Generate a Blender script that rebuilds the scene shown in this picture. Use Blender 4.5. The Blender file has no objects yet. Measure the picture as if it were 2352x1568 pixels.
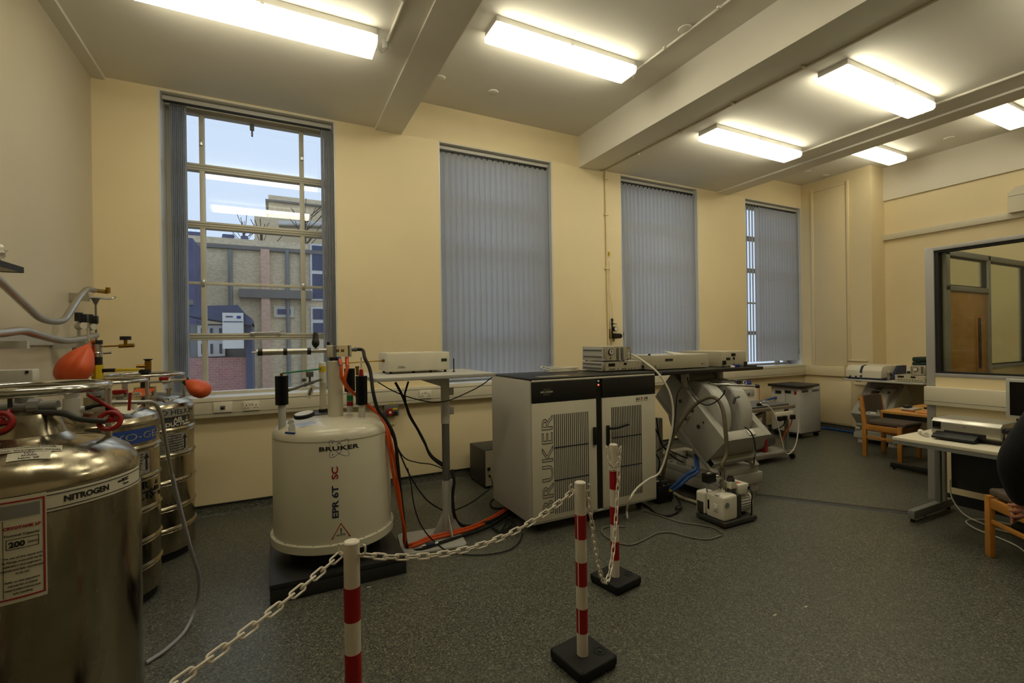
import bpy, bmesh, math, random
from mathutils import Vector, Matrix
random.seed(7)
sc = bpy.context.scene
COL = sc.collection
# ------------------------------------------------------------------ camera
FPX = 1082.86                      # focal length in pixels of the 2352 x 1568 frame
YAW, ROL, HC = 0.468055, -0.0142775, 1.6
_f = Vector((math.sin(YAW), math.cos(YAW), 0)); _r = Vector((math.cos(YAW), -math.sin(YAW), 0)); _u = Vector((0, 0, 1))
CR = _r * math.cos(ROL) + _u * math.sin(ROL); CU = _u * math.cos(ROL) - _r * math.sin(ROL); CF = _f
cd = bpy.data.cameras.new('camera'); cam = bpy.data.objects.new('camera', cd); COL.objects.link(cam)
cd.sensor_width = 36.0; cd.lens = FPX / 2352 * 36.0; cd.clip_start = 0.02; cd.clip_end = 300
cam.matrix_world = Matrix(((CR.x, CU.x, -CF.x, 0), (CR.y, CU.y, -CF.y, 0), (CR.z, CU.z, -CF.z, HC), (0, 0, 0, 1)))
sc.camera = cam
# ------------------------------------------------------------------ sky and exposure
w = bpy.data.worlds.new('sky'); sc.world = w; w.use_nodes = True
bg = w.node_tree.nodes['Background']
bg.inputs[0].default_value = (0.66, 0.80, 1.0, 1); bg.inputs[1].default_value = 1.12
sc.view_settings.view_transform = 'Standard'; sc.view_settings.look = 'None'
sc.view_settings.gamma = 1.0; sc.view_settings.use_curve_mapping = False
sc.view_settings.exposure = 0.0
LAMP = 9.2                         # strength of the fluorescent diffusers
LAMPCOL = (1.0, 0.935, 0.71)

# ------------------------------------------------------------------ pixel helpers (sight lines of the photograph)
def ray(px, py):
    return CR * ((px - 1176) / FPX) - CU * ((py - 784) / FPX) + CF
CAMP = Vector((0, 0, HC))
def atz(px, py, z): d = ray(px, py); return CAMP + d * ((z - HC) / d.z)
def aty(px, py, Y): d = ray(px, py); return CAMP + d * (Y / d.y)
def atx(px, py, X): d = ray(px, py); return CAMP + d * (X / d.x)
def atd(px, py, D): d = ray(px, py); return CAMP + d * (D / math.hypot(d.x, d.y))
def cylhit(px, py, cx, cy, r):
    d = ray(px, py); a = d.x**2 + d.y**2; b = -2 * (d.x * cx + d.y * cy); c = cx**2 + cy**2 - r**2
    t = (-b - math.sqrt(max(0, b * b - 4 * a * c))) / (2 * a); p = CAMP + d * t
    return math.atan2(p.y - cy, p.x - cx), p.z

# ------------------------------------------------------------------ materials
def lin(c): return tuple(((v / 255) / 12.92 if v / 255 <= .04045 else ((v / 255 + .055) / 1.055) ** 2.4) for v in c)
MATS = {}
def mat(name, rgb, rough=.5, metal=0, var=.05, scale=6, bump=0, bscale=150, spec=.5, coat=0, trans=0):
    m = bpy.data.materials.new(name); m.use_nodes = True; nt = m.node_tree; N = nt.nodes; L = nt.links
    b = N['Principled BSDF']; c = lin(rgb)
    tc = N.new('ShaderNodeTexCoord'); no = N.new('ShaderNodeTexNoise'); no.inputs['Scale'].default_value = scale; no.inputs['Detail'].default_value = 4
    L.new(tc.outputs['Object'], no.inputs['Vector'])
    cr = N.new('ShaderNodeValToRGB'); cr.color_ramp.elements[0].position = .3; cr.color_ramp.elements[1].position = .7
    cr.color_ramp.elements[0].color = (*[v * (1 - var) for v in c], 1); cr.color_ramp.elements[1].color = (*[min(1, v * (1 + var)) for v in c], 1)
    L.new(no.outputs['Fac'], cr.inputs['Fac']); L.new(cr.outputs['Color'], b.inputs['Base Color'])
    b.inputs['Roughness'].default_value = rough; b.inputs['Metallic'].default_value = metal; b.inputs['Specular IOR Level'].default_value = spec
    b.inputs['Coat Weight'].default_value = coat; b.inputs['Transmission Weight'].default_value = trans
    if bump:
        n2 = N.new('ShaderNodeTexNoise'); n2.inputs['Scale'].default_value = bscale; n2.inputs['Detail'].default_value = 3
        L.new(tc.outputs['Object'], n2.inputs['Vector']); bp = N.new('ShaderNodeBump'); bp.inputs['Strength'].default_value = bump; bp.inputs['Distance'].default_value = .002
        L.new(n2.outputs['Fac'], bp.inputs['Height']); L.new(bp.outputs['Normal'], b.inputs['Normal'])
    MATS[name] = m; return m
mat('cream_paint', (232, 214, 172), .55, var=.025, scale=1.5, bump=.15, bscale=60)
mat('greyed_cream_paint', (204, 193, 168), .6, var=.025, scale=1.5, bump=.15, bscale=60)  # greyer copy of the cream; left wall's daylight cast painted into the colour
mat('ceiling_paint', (226, 221, 208), .8, var=.02, scale=2)
mat('bulkhead_paint', (226, 219, 202), .7, var=.02, scale=2)
mat('white_gloss', (214, 212, 206), .3, var=.02)
mat('frame_paint', (196, 190, 170), .4, var=.03)
mat('trunking_plastic', (214, 206, 182), .45, var=.02)
mat('outlet_plastic', (226, 219, 200), .35, var=.02)
mat('black_trim', (20, 20, 20), .6)
mat('black_plastic', (14, 14, 15), .45, var=.2)
mat('black_rubber', (12, 12, 12), .7, var=.2)
mat('dark_laminate', (26, 26, 25), .4, var=.15)
mat('plinth_black', (34, 33, 32), .5, var=.15)
mat('charcoal', (52, 52, 50), .5)
mat('instrument_white', (218, 212, 192), .35, var=.02, coat=.3)
mat('magnet_white', (202, 196, 174), .35, var=.02, coat=.3)
mat('instrument_beige', (186, 178, 152), .45, var=.02)
mat('side_grey', (188, 184, 174), .5, var=.02)
mat('light_grey', (186, 184, 176), .45, var=.02)
mat('frame_grey', (160, 157, 152), .5, var=.02)
mat('mid_grey', (128, 128, 124), .5, var=.03)
mat('tube_grey', (96, 95, 90), .45, var=.03)
mat('magnet_grey', (172, 169, 158), .5, var=.02)
mat('aluminium', (190, 186, 176), .35, .85, var=.03)
mat('chrome', (200, 198, 192), .12, 1.0, var=.03)
mat('brass', (150, 112, 40), .3, 1.0, var=.1)
mat('orange_cable', (214, 84, 18), .5, var=.06)
mat('orange_rubber', (206, 84, 34), .5, var=.06, scale=20)
mat('red_plastic', (150, 16, 16), .45)
mat('red_print', (150, 28, 28), .5)
mat('post_red', (158, 14, 22), .4, var=.04)
mat('post_white', (222, 212, 196), .4, var=.02)
mat('blue_tube', (34, 80, 150), .45, var=.08)
mat('blue_plastic', (30, 50, 130), .4)
mat('navy_print', (28, 36, 66), .5)
mat('blue_print', (34, 66, 140), .5)
mat('green_plastic', (14, 120, 62), .45)
mat('green_case', (16, 46, 36), .6, var=.1)
mat('yellow_plastic', (206, 178, 20), .45)
mat('white_cable', (214, 208, 192), .5)
mat('grey_cable', (112, 108, 98), .6)
mat('hose_brown', (98, 88, 66), .5, var=.1, scale=30)
mat('black_print', (18, 18, 18), .6)
mat('paper', (206, 200, 180), .7, var=.02)
mat('print_grey', (120, 116, 104), .7)
mat('lcd', (44, 50, 36), .25)
mat('screen_black', (8, 8, 10), .15)
mat('wood', (190, 128, 52), .45, var=.14, scale=9)
mat('desk_oak', (196, 144, 72), .4, var=.1, scale=6)
mat('desk_cream', (222, 214, 190), .4, var=.02)
mat('fabric_brown', (92, 80, 68), .9, var=.12, scale=60, bump=.4, bscale=400)
mat('green_glass', (40, 150, 90), .2, trans=.4)
mat('skin', (176, 116, 90), .5, var=.06, scale=30)
mat('jacket_black', (17, 17, 18), .85, var=.2, scale=14, bump=.3)
mat('trousers_black', (15, 15, 17), .85, var=.2, scale=14, bump=.3)
mat('hair_brown', (52, 38, 28), .7, var=.2, scale=40)
mat('concrete', (126, 120, 112), .85, var=.12, scale=2, bump=.3)
mat('slate_blue', (72, 78, 104), .5, var=.1)
mat('dark_brick', (92, 92, 122), .85, var=.2, scale=3)
mat('bark', (88, 72, 58), .9, var=.2)
mat('clear_bag', (206, 200, 186), .25, var=.1, scale=20)
mat('gauge_white', (220, 216, 204), .4)
mat('pump_white', (226, 220, 204), .35, var=.02, coat=.2)
mat('label_silver', (150, 146, 138), .4, .3, var=.4, scale=60)

def steel():
    m = mat('dewar_steel', (168, 158, 136), .22, 1.0, var=.12, scale=5); nt = m.node_tree; N = nt.nodes; L = nt.links; b = N['Principled BSDF']
    tc = N['Texture Coordinate']; mp = N.new('ShaderNodeMapping'); mp.inputs['Scale'].default_value = (6, 6, 1.2); L.new(tc.outputs['Object'], mp.inputs['Vector'])
    n2 = N.new('ShaderNodeTexNoise'); n2.inputs['Scale'].default_value = 3; n2.inputs['Detail'].default_value = 6; L.new(mp.outputs['Vector'], n2.inputs['Vector'])
    mr = N.new('ShaderNodeMapRange'); mr.inputs['From Min'].default_value = .35; mr.inputs['From Max'].default_value = .7; mr.inputs['To Min'].default_value = .12; mr.inputs['To Max'].default_value = .36
    L.new(n2.outputs['Fac'], mr.inputs['Value']); L.new(mr.outputs['Result'], b.inputs['Roughness'])
    bp = N.new('ShaderNodeBump'); bp.inputs['Strength'].default_value = .25; bp.inputs['Distance'].default_value = .004
    L.new(n2.outputs['Fac'], bp.inputs['Height']); L.new(bp.outputs['Normal'], b.inputs['Normal'])
steel()
def floor_mat():
    m = mat('floor_vinyl', (84, 84, 74), .42, var=.06, scale=.8); nt = m.node_tree; N = nt.nodes; L = nt.links; b = N['Principled BSDF']; tc = N['Texture Coordinate']
    base = N['Color Ramp'].outputs['Color']
    vo = N.new('ShaderNodeTexVoronoi'); vo.inputs['Scale'].default_value = 150; L.new(tc.outputs['Object'], vo.inputs['Vector'])
    sep = N.new('ShaderNodeSeparateColor'); L.new(vo.outputs['Color'], sep.inputs[0])
    cr = N.new('ShaderNodeValToRGB'); e = cr.color_ramp; e.interpolation = 'CONSTANT'
    e.elements[0].position = 0; e.elements[0].color = (.45, .45, .45, 1); e.elements[1].position = .28; e.elements[1].color = (1, 1, 1, 1)
    x = e.elements.new(.72); x.color = (1.35, 1.38, 1.3, 1); x = e.elements.new(.93); x.color = (2.3, 2.3, 2.1, 1)
    L.new(sep.outputs[0], cr.inputs['Fac'])
    mx = N.new('ShaderNodeMix'); mx.data_type = 'RGBA'; mx.blend_type = 'MULTIPLY'; mx.inputs[0].default_value = 1
    L.new(base, mx.inputs[6]); L.new(cr.outputs['Color'], mx.inputs[7]); L.new(mx.outputs[2], b.inputs['Base Color'])
    n2 = N.new('ShaderNodeTexNoise'); n2.inputs['Scale'].default_value = 220; L.new(tc.outputs['Object'], n2.inputs['Vector'])
    bp = N.new('ShaderNodeBump'); bp.inputs['Strength'].default_value = .3; bp.inputs['Distance'].default_value = .001; L.new(n2.outputs['Fac'], bp.inputs['Height']); L.new(bp.outputs['Normal'], b.inputs['Normal'])
floor_mat()
def glass_mat(name, tint, refl=1.0):
    m = bpy.data.materials.new(name); m.use_nodes = True; nt = m.node_tree; N = nt.nodes; L = nt.links; N.remove(N['Principled BSDF'])
    t = N.new('ShaderNodeBsdfTransparent'); t.inputs[0].default_value = (*tint, 1); g = N.new('ShaderNodeBsdfGlossy'); g.inputs['Roughness'].default_value = .0
    tc = N.new('ShaderNodeTexCoord'); no = N.new('ShaderNodeTexNoise'); no.inputs['Scale'].default_value = 1.3; L.new(tc.outputs['Object'], no.inputs['Vector'])
    bp = N.new('ShaderNodeBump'); bp.inputs['Strength'].default_value = .04; bp.inputs['Distance'].default_value = .01; L.new(no.outputs['Fac'], bp.inputs['Height']); L.new(bp.outputs['Normal'], g.inputs['Normal'])
    lw = N.new('ShaderNodeLayerWeight'); pw = N.new('ShaderNodeMath'); pw.operation = 'POWER'; pw.inputs[1].default_value = 5; L.new(lw.outputs['Facing'], pw.inputs[0])
    fr = N.new('ShaderNodeMath'); fr.operation = 'MULTIPLY_ADD'; fr.inputs[1].default_value = .96; fr.inputs[2].default_value = .04; L.new(pw.outputs[0], fr.inputs[0]); mul = N.new('ShaderNodeMath'); mul.operation = 'MULTIPLY'; mul.inputs[1].default_value = refl; mul.use_clamp = True
    mx = N.new('ShaderNodeMixShader'); L.new(fr.outputs[0], mul.inputs[0]); L.new(mul.outputs[0], mx.inputs[0]); L.new(t.outputs[0], mx.inputs[1]); L.new(g.outputs[0], mx.inputs[2]); L.new(mx.outputs[0], N['Material Output'].inputs[0]); MATS[name] = m
glass_mat('window_glass', (.97, .98, .985), 1.6); glass_mat('partition_glass', (.93, .95, .90), 1.0); glass_mat('clear_plastic', (.86, .85, .8), 2.5); mat('clear_hose', (150, 150, 158), .3, var=.05)
def blind_mat():
    m = mat('blind_fabric', (184, 184, 184), .9, var=.12, scale=30); nt = m.node_tree; N = nt.nodes; L = nt.links; b = N['Principled BSDF']
    tc = N['Texture Coordinate']; mp = N.new('ShaderNodeMapping'); mp.inputs['Rotation'].default_value = (0, .5, 0); mp.inputs['Scale'].default_value = (90, 90, 12); L.new(tc.outputs['Object'], mp.inputs['Vector'])
    no = N['Noise Texture']; L.new(mp.outputs['Vector'], no.inputs['Vector']); no.inputs['Scale'].default_value = 1
    tr = N.new('ShaderNodeBsdfTranslucent'); tr.inputs[0].default_value = (.90, .92, .97, 1)
    mx = N.new('ShaderNodeMixShader'); mx.inputs[0].default_value = .6; L.new(b.outputs[0], mx.inputs[1]); L.new(tr.outputs[0], mx.inputs[2]); L.new(mx.outputs[0], N['Material Output'].inputs[0])
blind_mat()
def emit(name, col, s):
    m = bpy.data.materials.new(name); m.use_nodes = True; b = m.node_tree.nodes['Principled BSDF']; b.inputs['Base Color'].default_value = (.8, .8, .78, 1)
    b.inputs['Emission Color'].default_value = (*col, 1); b.inputs['Emission Strength'].default_value = s
    N = m.node_tree.nodes; L = m.node_tree.links; tc = N.new('ShaderNodeTexCoord'); no = N.new('ShaderNodeTexNoise'); no.inputs['Scale'].default_value = 120; bp = N.new('ShaderNodeBump'); bp.inputs['Strength'].default_value = .2
    L.new(tc.outputs['Object'], no.inputs['Vector']); L.new(no.outputs['Fac'], bp.inputs['Height']); L.new(bp.outputs['Normal'], b.inputs['Normal']); MATS[name] = m
emit('lamp_diffuser', LAMPCOL, LAMP); emit('lamp_side', LAMPCOL, LAMP * 2.25); emit('lamp_diffuser_aged', LAMPCOL, LAMP * .55); emit('lamp_side_aged', LAMPCOL, LAMP * 1.25); emit('lamp_cap', LAMPCOL, LAMP * .15); emit('led_red', (1, .08, .03), 1.2); emit('led_green', (.05, .5, .25), .25)  # second diffuser pair has its output lowered to darken the right wall
def brick_mat(name, c1, c2, mo, sx):
    m = mat(name, c1, .85); nt = m.node_tree; N = nt.nodes; L = nt.links; b = N['Principled BSDF']; tc = N['Texture Coordinate']
    mp = N.new('ShaderNodeMapping'); mp.inputs['Rotation'].default_value = (math.pi / 2, 0, 0); L.new(tc.outputs['Object'], mp.inputs['Vector'])
    br = N.new('ShaderNodeTexBrick'); br.inputs['Scale'].default_value = sx; br.inputs['Color1'].default_value = (*lin(c1), 1); br.inputs['Color2'].default_value = (*lin(c2), 1); br.inputs['Mortar'].default_value = (*lin(mo), 1)
    br.inputs['Mortar Size'].default_value = .02; L.new(mp.outputs['Vector'], br.inputs['Vector']); L.new(br.outputs['Color'], b.inputs['Base Color'])
brick_mat('yellow_brick', (232, 212, 172), (208, 186, 148), (186, 178, 160), 6); brick_mat('orange_brick', (222, 182, 150), (206, 160, 132), (190, 180, 170), 6)
brick_mat('red_brick', (176, 122, 112), (160, 110, 104), (160, 150, 144), 5)

# ------------------------------------------------------------------ mesh builder
ROOT = {}
def cr_spline(P, seg=6, closed=False):
    P = [Vector(p) for p in P]; n = len(P); out = []
    rng = range(n if closed else n - 1)
    for i in rng:
        if closed: a, b, c, d = P[(i - 1) % n], P[i], P[(i + 1) % n], P[(i + 2) % n]
        else: a, b, c, d = P[max(0, i - 1)], P[i], P[i + 1], P[min(n - 1, i + 2)]
        for k in range(seg):
            t = k / seg
            out.append(.5 * ((2 * b) + (c - a) * t + (2 * a - 5 * b + 4 * c - d) * t * t + (3 * b - a - 3 * c + d) * t ** 3))
    if not closed: out.append(P[-1])
    return out
class MB:
    def __init__(s, M=None): s.bm = bmesh.new(); s.M = M or Matrix.Identity(4); s.mi = 0
    def _add(s, vs, fs):
        v = [s.bm.verts.new(s.M @ Vector(p)) for p in vs]; out = []
        for f in fs:
            try: fc = s.bm.faces.new([v[i] for i in f]); fc.material_index = s.mi; out.append(fc)
            except ValueError: pass
        return v, out
    def box(s, x0, x1, y0, y1, z0, z1, bev=0, seg=2):
        if x1 < x0: x0, x1 = x1, x0
        if y1 < y0: y0, y1 = y1, y0
        if z1 < z0: z0, z1 = z1, z0
        vs = [(x0, y0, z0), (x1, y0, z0), (x1, y1, z0), (x0, y1, z0), (x0, y0, z1), (x1, y0, z1), (x1, y1, z1), (x0, y1, z1)]
        fs = [(0, 3, 2, 1), (4, 5, 6, 7), (0, 1, 5, 4), (1, 2, 6, 5), (2, 3, 7, 6), (3, 0, 4, 7)]
        v, f = s._add(vs, fs)
        if bev: bmesh.ops.bevel(s.bm, geom=list({e for q in f for e in q.edges}), offset=bev, segments=seg, affect='EDGES', profile=.5)
        return s
    def prism(s, poly, axis, a, b, bev=0, seg=2):
        n = len(poly)
        def P(p, h): return {'x': (h, p[0], p[1]), 'y': (p[0], h, p[1]), 'z': (p[0], p[1], h)}[axis]
        vs = [P(p, a) for p in poly] + [P(p, b) for p in poly]
        fs = [tuple(range(n))[::-1], tuple(range(n, 2 * n))] + [(i, (i + 1) % n, n + (i + 1) % n, n + i) for i in range(n)]
        v, f = s._add(vs, fs); bmesh.ops.recalc_face_normals(s.bm, faces=f)
        if bev: bmesh.ops.bevel(s.bm, geom=list({e for q in f for e in q.edges}), offset=bev, segments=seg, affect='EDGES', profile=.5)
        return s
    def sweep(s, P, R, n=8, closed=False, caps=True):
        P = [Vector(p) for p in P]; m = len(P)
        if not isinstance(R, (list, tuple)): R = [R] * m
        T = [((P[(i + 1) % m] - P[i - 1]) if closed else (P[min(m - 1, i + 1)] - P[max(0, i - 1)])).normalized() for i in range(m)]
        up = Vector((0, 0, 1)) if abs(T[0].z) < .9 else Vector((1, 0, 0)); N = (up - T[0] * up.dot(T[0])).normalized(); vs = []
        for i in range(m):
            N = (N - T[i] * N.dot(T[i])); N = N.normalized() if N.length > 1e-6 else T[i].orthogonal().normalized(); B = T[i].cross(N)
            for k in range(n):
                a = 2 * math.pi * k / n; vs.append(P[i] + (N * math.cos(a) + B * math.sin(a)) * R[i])
        fs = []
        for i in range(m if closed else m - 1):
            j = (i + 1) % m
            for k in range(n): fs.append((i * n + k, i * n + (k + 1) % n, j * n + (k + 1) % n, j * n + k))
        if caps and not closed: fs += [tuple(range(n))[::-1], tuple(range((m - 1) * n, m * n))]
        s._add(vs, fs); return s
    def tube(s, P, r, n=8, seg=6, closed=False): return s.sweep(cr_spline(P, seg, closed), r, n, closed)
    def cyl(s, p0, p1, r, r1=None, n=20): return s.sweep([p0, p1], [r, r if r1 is None else r1], n)
    def lathe(s, prof, c=(0, 0, 0), n=40, a0=0, a1=2 * math.pi, M=None):
        full = abs(a1 - a0 - 2 * math.pi) < 1e-6; m = n if full else n + 1; vs = []; fs = []
        for (r, z) in prof:
            for k in range(m):
                a = a0 + (a1 - a0) * k / n; p = Vector((max(r, 1e-5) * math.cos(a), max(r, 1e-5) * math.sin(a), z)); p = (M @ p) if M else p; vs.append(p + Vector(c))
        for i in range(len(prof) - 1):
            for k in range(n):
                k2 = (k + 1) % m; fs.append((i * m + k, i * m + k2, (i + 1) * m + k2, (i + 1) * m + k))
        s._add(vs, fs); return s
    def ell(s, c, rx, ry, rz, n=20, m=10):
        vs = []; fs = []
        for i in range(m + 1):
            t = math.pi * i / m
            for k in range(n):
                a = 2 * math.pi * k / n; q = max(math.sin(t), 1e-4); vs.append((c[0] + rx * q * math.cos(a), c[1] + ry * q * math.sin(a), c[2] - rz * math.cos(t)))
        for i in range(m):
            for k in range(n): fs.append((i * n + k, i * n + (k + 1) % n, (i + 1) * n + (k + 1) % n, (i + 1) * n + k))
        s._add(vs, fs); return s
    def torus(s, c, R, r, n=32, m=10, M=None):
        pts = [Vector((R * math.cos(2 * math.pi * k / n), R * math.sin(2 * math.pi * k / n), 0)) for k in range(n)]
        pts = [(M @ p if M else p) + Vector(c) for p in pts]; return s.sweep(pts, r, m, True)
    def patch(s, cx, cy, r, a0, a1, z0, z1, n=16, th=.002):   # thin curved sheet wrapped on a cylinder
        vs = []; fs = []
        for k in range(n + 1):
            a = a0 + (a1 - a0) * k / n
            for rr in (r, r + th):
                for z in (z0, z1): vs.append((cx + rr * math.cos(a), cy + rr * math.sin(a), z))
        for k in range(n):
            i = 4 * k; j = i + 4
            fs += [(i + 2, j + 2, j + 3, i + 3), (i, i + 1, j + 1, j), (i + 1, i + 3, j + 3, j + 1), (i, j, j + 2, i + 2)]
        fs += [(0, 2, 3, 1), (4 * n, 4 * n + 1, 4 * n + 3, 4 * n + 2)]
        s._add(vs, fs); return s
    def mesh(s, vs, fs): s._add(vs, fs); return s
    def build(s, name, m, parent=None, smooth=True, kind=None, ang=40):
        me = bpy.data.meshes.new(name)
        if parent is not None: W = ROOT[parent.as_pointer()]; s.bm.transform(W.inverted())
        else:
            xs = [v.co for v in s.bm.verts]; o = Vector(((min(v.x for v in xs) + max(v.x for v in xs)) / 2, (min(v.y for v in xs) + max(v.y for v in xs)) / 2, min(v.z for v in xs)))
            W = Matrix.Translation(o); bmesh.ops.translate(s.bm, verts=s.bm.verts, vec=-o)
        bmesh.ops.recalc_face_normals(s.bm, faces=s.bm.faces)
        s.bm.to_mesh(me); s.bm.free()
        for mm in (m if isinstance(m, (list, tuple)) else [m]): me.materials.append(MATS[mm])
        if smooth:
            for p in me.polygons: p.use_smooth = True
            me.set_sharp_from_angle(angle=math.radians(ang))
        ob = bpy.data.objects.new(name, me); COL.objects.link(ob)
        if parent is not None: ob.parent = parent
        else: ob.location = W.translation
        if kind: ob['kind'] = kind
        ROOT[ob.as_pointer()] = W; return ob
def thing(name, label, cat, loc=(0, 0, 0), rz=0, group=None):
    o = bpy.data.objects.new(name, None); COL.objects.link(o); o.location = loc; o.rotation_euler = (0, 0, rz); o.empty_display_size = .1
    o['label'] = label; o['category'] = cat
    if group: o['group'] = group
    ROOT[o.as_pointer()] = Matrix.Translation(loc) @ Matrix.Rotation(rz, 4, 'Z'); return o
def tag(o, label, cat, group=None):
    o['label'] = label; o['category'] = cat
    if group: o['group'] = group
    return o
def LM(o): return ROOT[o.as_pointer()].copy()          # builder matrix for coordinates local to a thing
def copy_tree(o, parent=None):
    c = o.copy(); COL.objects.link(c); c.parent = parent
    for ch in o.children: copy_tree(ch, c)
    return c
# text as mesh vertices in the (u, v) plane, centred
def text_uv(body, size, sx=1.0, outline=0, ext=.0006, spacing=1.0, bold=0):
    cu = bpy.data.curves.new('t', 'FONT'); cu.body = body; cu.size = size; cu.align_x = 'CENTER'; cu.align_y = 'CENTER'; cu.space_character = spacing; cu.resolution_u = 3
    if outline: cu.fill_mode = 'NONE'; cu.bevel_depth = outline; cu.bevel_resolution = 0
    else: cu.extrude = ext; cu.offset = bold
    ob = bpy.data.objects.new('t', cu); COL.objects.link(ob); dg = bpy.context.evaluated_depsgraph_get(); dg.update()
    me = bpy.data.meshes.new_from_object(ob.evaluated_get(dg)); bpy.data.objects.remove(ob); bpy.data.curves.remove(cu)
    vs = [(v.co.x * sx, v.co.y, v.co.z) for v in me.vertices]; fs = [tuple(p.vertices) for p in me.polygons]; bpy.data.meshes.remove(me); return vs, fs
def text_flat(mb, body, size, org, right, up, **k):
    vs, fs = text_uv(body, size, **k); R = Vector(right).normalized(); U = Vector(up).normalized(); N = R.cross(U); o = Vector(org) + N * .0008
    mb.mesh([o + R * x + U * y + N * z for x, y, z in vs], fs)
def text_cyl(mb, body, size, cx, cy, r, a, z, vertical=False, **k):
    vs, fs = text_uv(body, size, **k); out = []
    for x, y, zz in vs:
        if vertical: x, y = -y, x
        aa = a + x / r; rr = r + .0012 + zz; out.append((cx + rr * math.cos(aa), cy + rr * math.sin(aa), z + y))
    mb.mesh(out, fs)
def cable(name, label, pts, r, m, group=None, n=8, seg=6, cat='cable'):
    return tag(MB().tube(pts, r, n, seg).build(name, m), label, cat, group)
# ------------------------------------------------------------------ the room
XL, XR, XC, YW, YB = -1.385, 9.01, 8.604, 5.274, -2.2
ZLO, ZBM, ZHI = 3.962, 3.94, 4.36
WX = [(-.915, .607), (1.742, 3.29), (4.425, 5.972), (7.075, 8.60)]
WZ0, WZ1, YG = 1.105, 3.953, 5.55
def S(o): o['kind'] = 'structure'; return o
S(MB().box(XL - .2, XR + .2, YB - .2, YW + .3, -.08, 0).build('floor', 'floor_vinyl', smooth=False))
m = MB(); xs = [XL - .2] + [v for p in WX for v in p] + [XR + .2]
for i in range(0, len(xs), 2): m.box(xs[i], xs[i + 1], YW, 5.66, 0, 4.5)
for a, b in WX: m.box(a, b, YW, 5.66, 0, WZ0); m.box(a, b, YW, 5.66, WZ1, 4.5)
S(m.build('wall_window', 'cream_paint', smooth=False))
S(MB().box(XL - .2, XL, YB - .2, YW, 0, 4.5).build('wall_left', 'greyed_cream_paint', smooth=False))
S(MB().box(XR, XR + .2, YB - .2, YW, 0, 4.5).build('wall_right', 'cream_paint', smooth=False))
S(MB().box(XL, XR, YB - .2, YB, 0, 4.5).build('wall_rear', 'greyed_cream_paint', smooth=False))
# ceiling: two low and two high bays
m = MB()
m.box(XL, 1.17, YB, YW, ZLO, 4.5); m.box(1.17, 3.87, YB, YW, ZHI, 4.5); m.box(3.87, 6.53, YB, YW, ZLO, 4.5); m.box(6.53, XR, YB, YW, ZHI, 4.5)
S(m.build('ceiling', 'ceiling_paint', smooth=False))
for i, (a, b) in enumerate(((XL, -1.285), (1.02, 1.308), (3.716, 4.03), (6.403, 6.663))):
    S(MB().box(a, b, YB, YW, ZBM if i else 3.935, ZHI + .02).build('trim_%d' % (i + 1), 'ceiling_paint', smooth=False))
S(MB().box(XR - .03, XR, YB, 4.154, 3.82, ZHI).build('trim_5', 'bulkhead_paint', smooth=False))
# boxed chase beside the last window, with panels and mouldings
ch = S(MB().box(XC, XR, 4.154, YW, 0, ZHI).build('wall_chase', 'cream_paint', smooth=False))
MB().box(XC - .012, XC, 4.53, 5.05, 1.11, 4.16, .004).build('panel', 'cream_paint', ch)
def strip(name, y0, y1, z0, z1, d=.022): MB().box(XC - d, XC, y0, y1, z0, z1, .006).build(name, 'cream_paint', ch)
strip('moulding', 5.05, 5.10, 1.11, 4.20); strip('moulding', 4.475, 4.515, 1.21, 4.22); strip('moulding', 4.53, 5.05, 4.165, 4.20, .01)
strip('moulding', 4.22, 4.52, 1.19, 1.215); strip('moulding', 4.24, 4.48, 1.12, 1.15, .01)
MB().box(XC - .055, XC, 4.56, YW - .05, .93, 1.10, .006).build('ledge_box', 'cream_paint', ch)
MB().box(XC - .014, XC, 4.47, 5.16, .12, .84, .003).build('access_panel', 'cream_paint', ch); strip('moulding', 4.25, 4.42, .80, .83)
for k in range(10): MB().cyl((XC - .012, 4.545, 1.3 + k * .31), (XC - .017, 4.545, 1.3 + k * .31), .006, n=8).build('screw', 'cream_paint', ch)
# coved vinyl skirtings
def skirt(name, p, q, nx, ny):
    m = MB(); t = .012; P = [(0, 0), (.045, 0), (.02, .012), (t, .04), (t, .09), (0, .09)]
    d = Vector((q[0] - p[0], q[1] - p[1], 0)); vs = [Vector((p[0] + nx * a, p[1] + ny * a, z)) for a, z in P] + [Vector((q[0] + nx * a, q[1] + ny * a, z)) for a, z in P]; n = len(P)
    m.mesh(vs, [tuple(range(n)), tuple(range(n, 2 * n))[::-1]] + [(i, (i + 1) % n, n + (i + 1) % n, n + i) for i in range(n)])
    o = S(m.build(name, 'floor_vinyl'))
    e = .02; m = MB(); a0, a1 = sorted((p[0], q[0] + nx * e)); b0, b1 = sorted((p[1], q[1] + ny * e)); m.box(a0, a1, b0, b1, .09, .1).build('cap_strip', 'black_trim', o)
skirt('baseboard_window', (XL, YW), (XC, YW), 0, -1); skirt('baseboard_left', (XL, YW), (XL, YB), 1, 0); skirt('baseboard_chase', (XC, YW), (XC, 4.154), -1, 0); skirt('baseboard_right', (XR, 4.154), (XR, YB), -1, 0)
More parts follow.
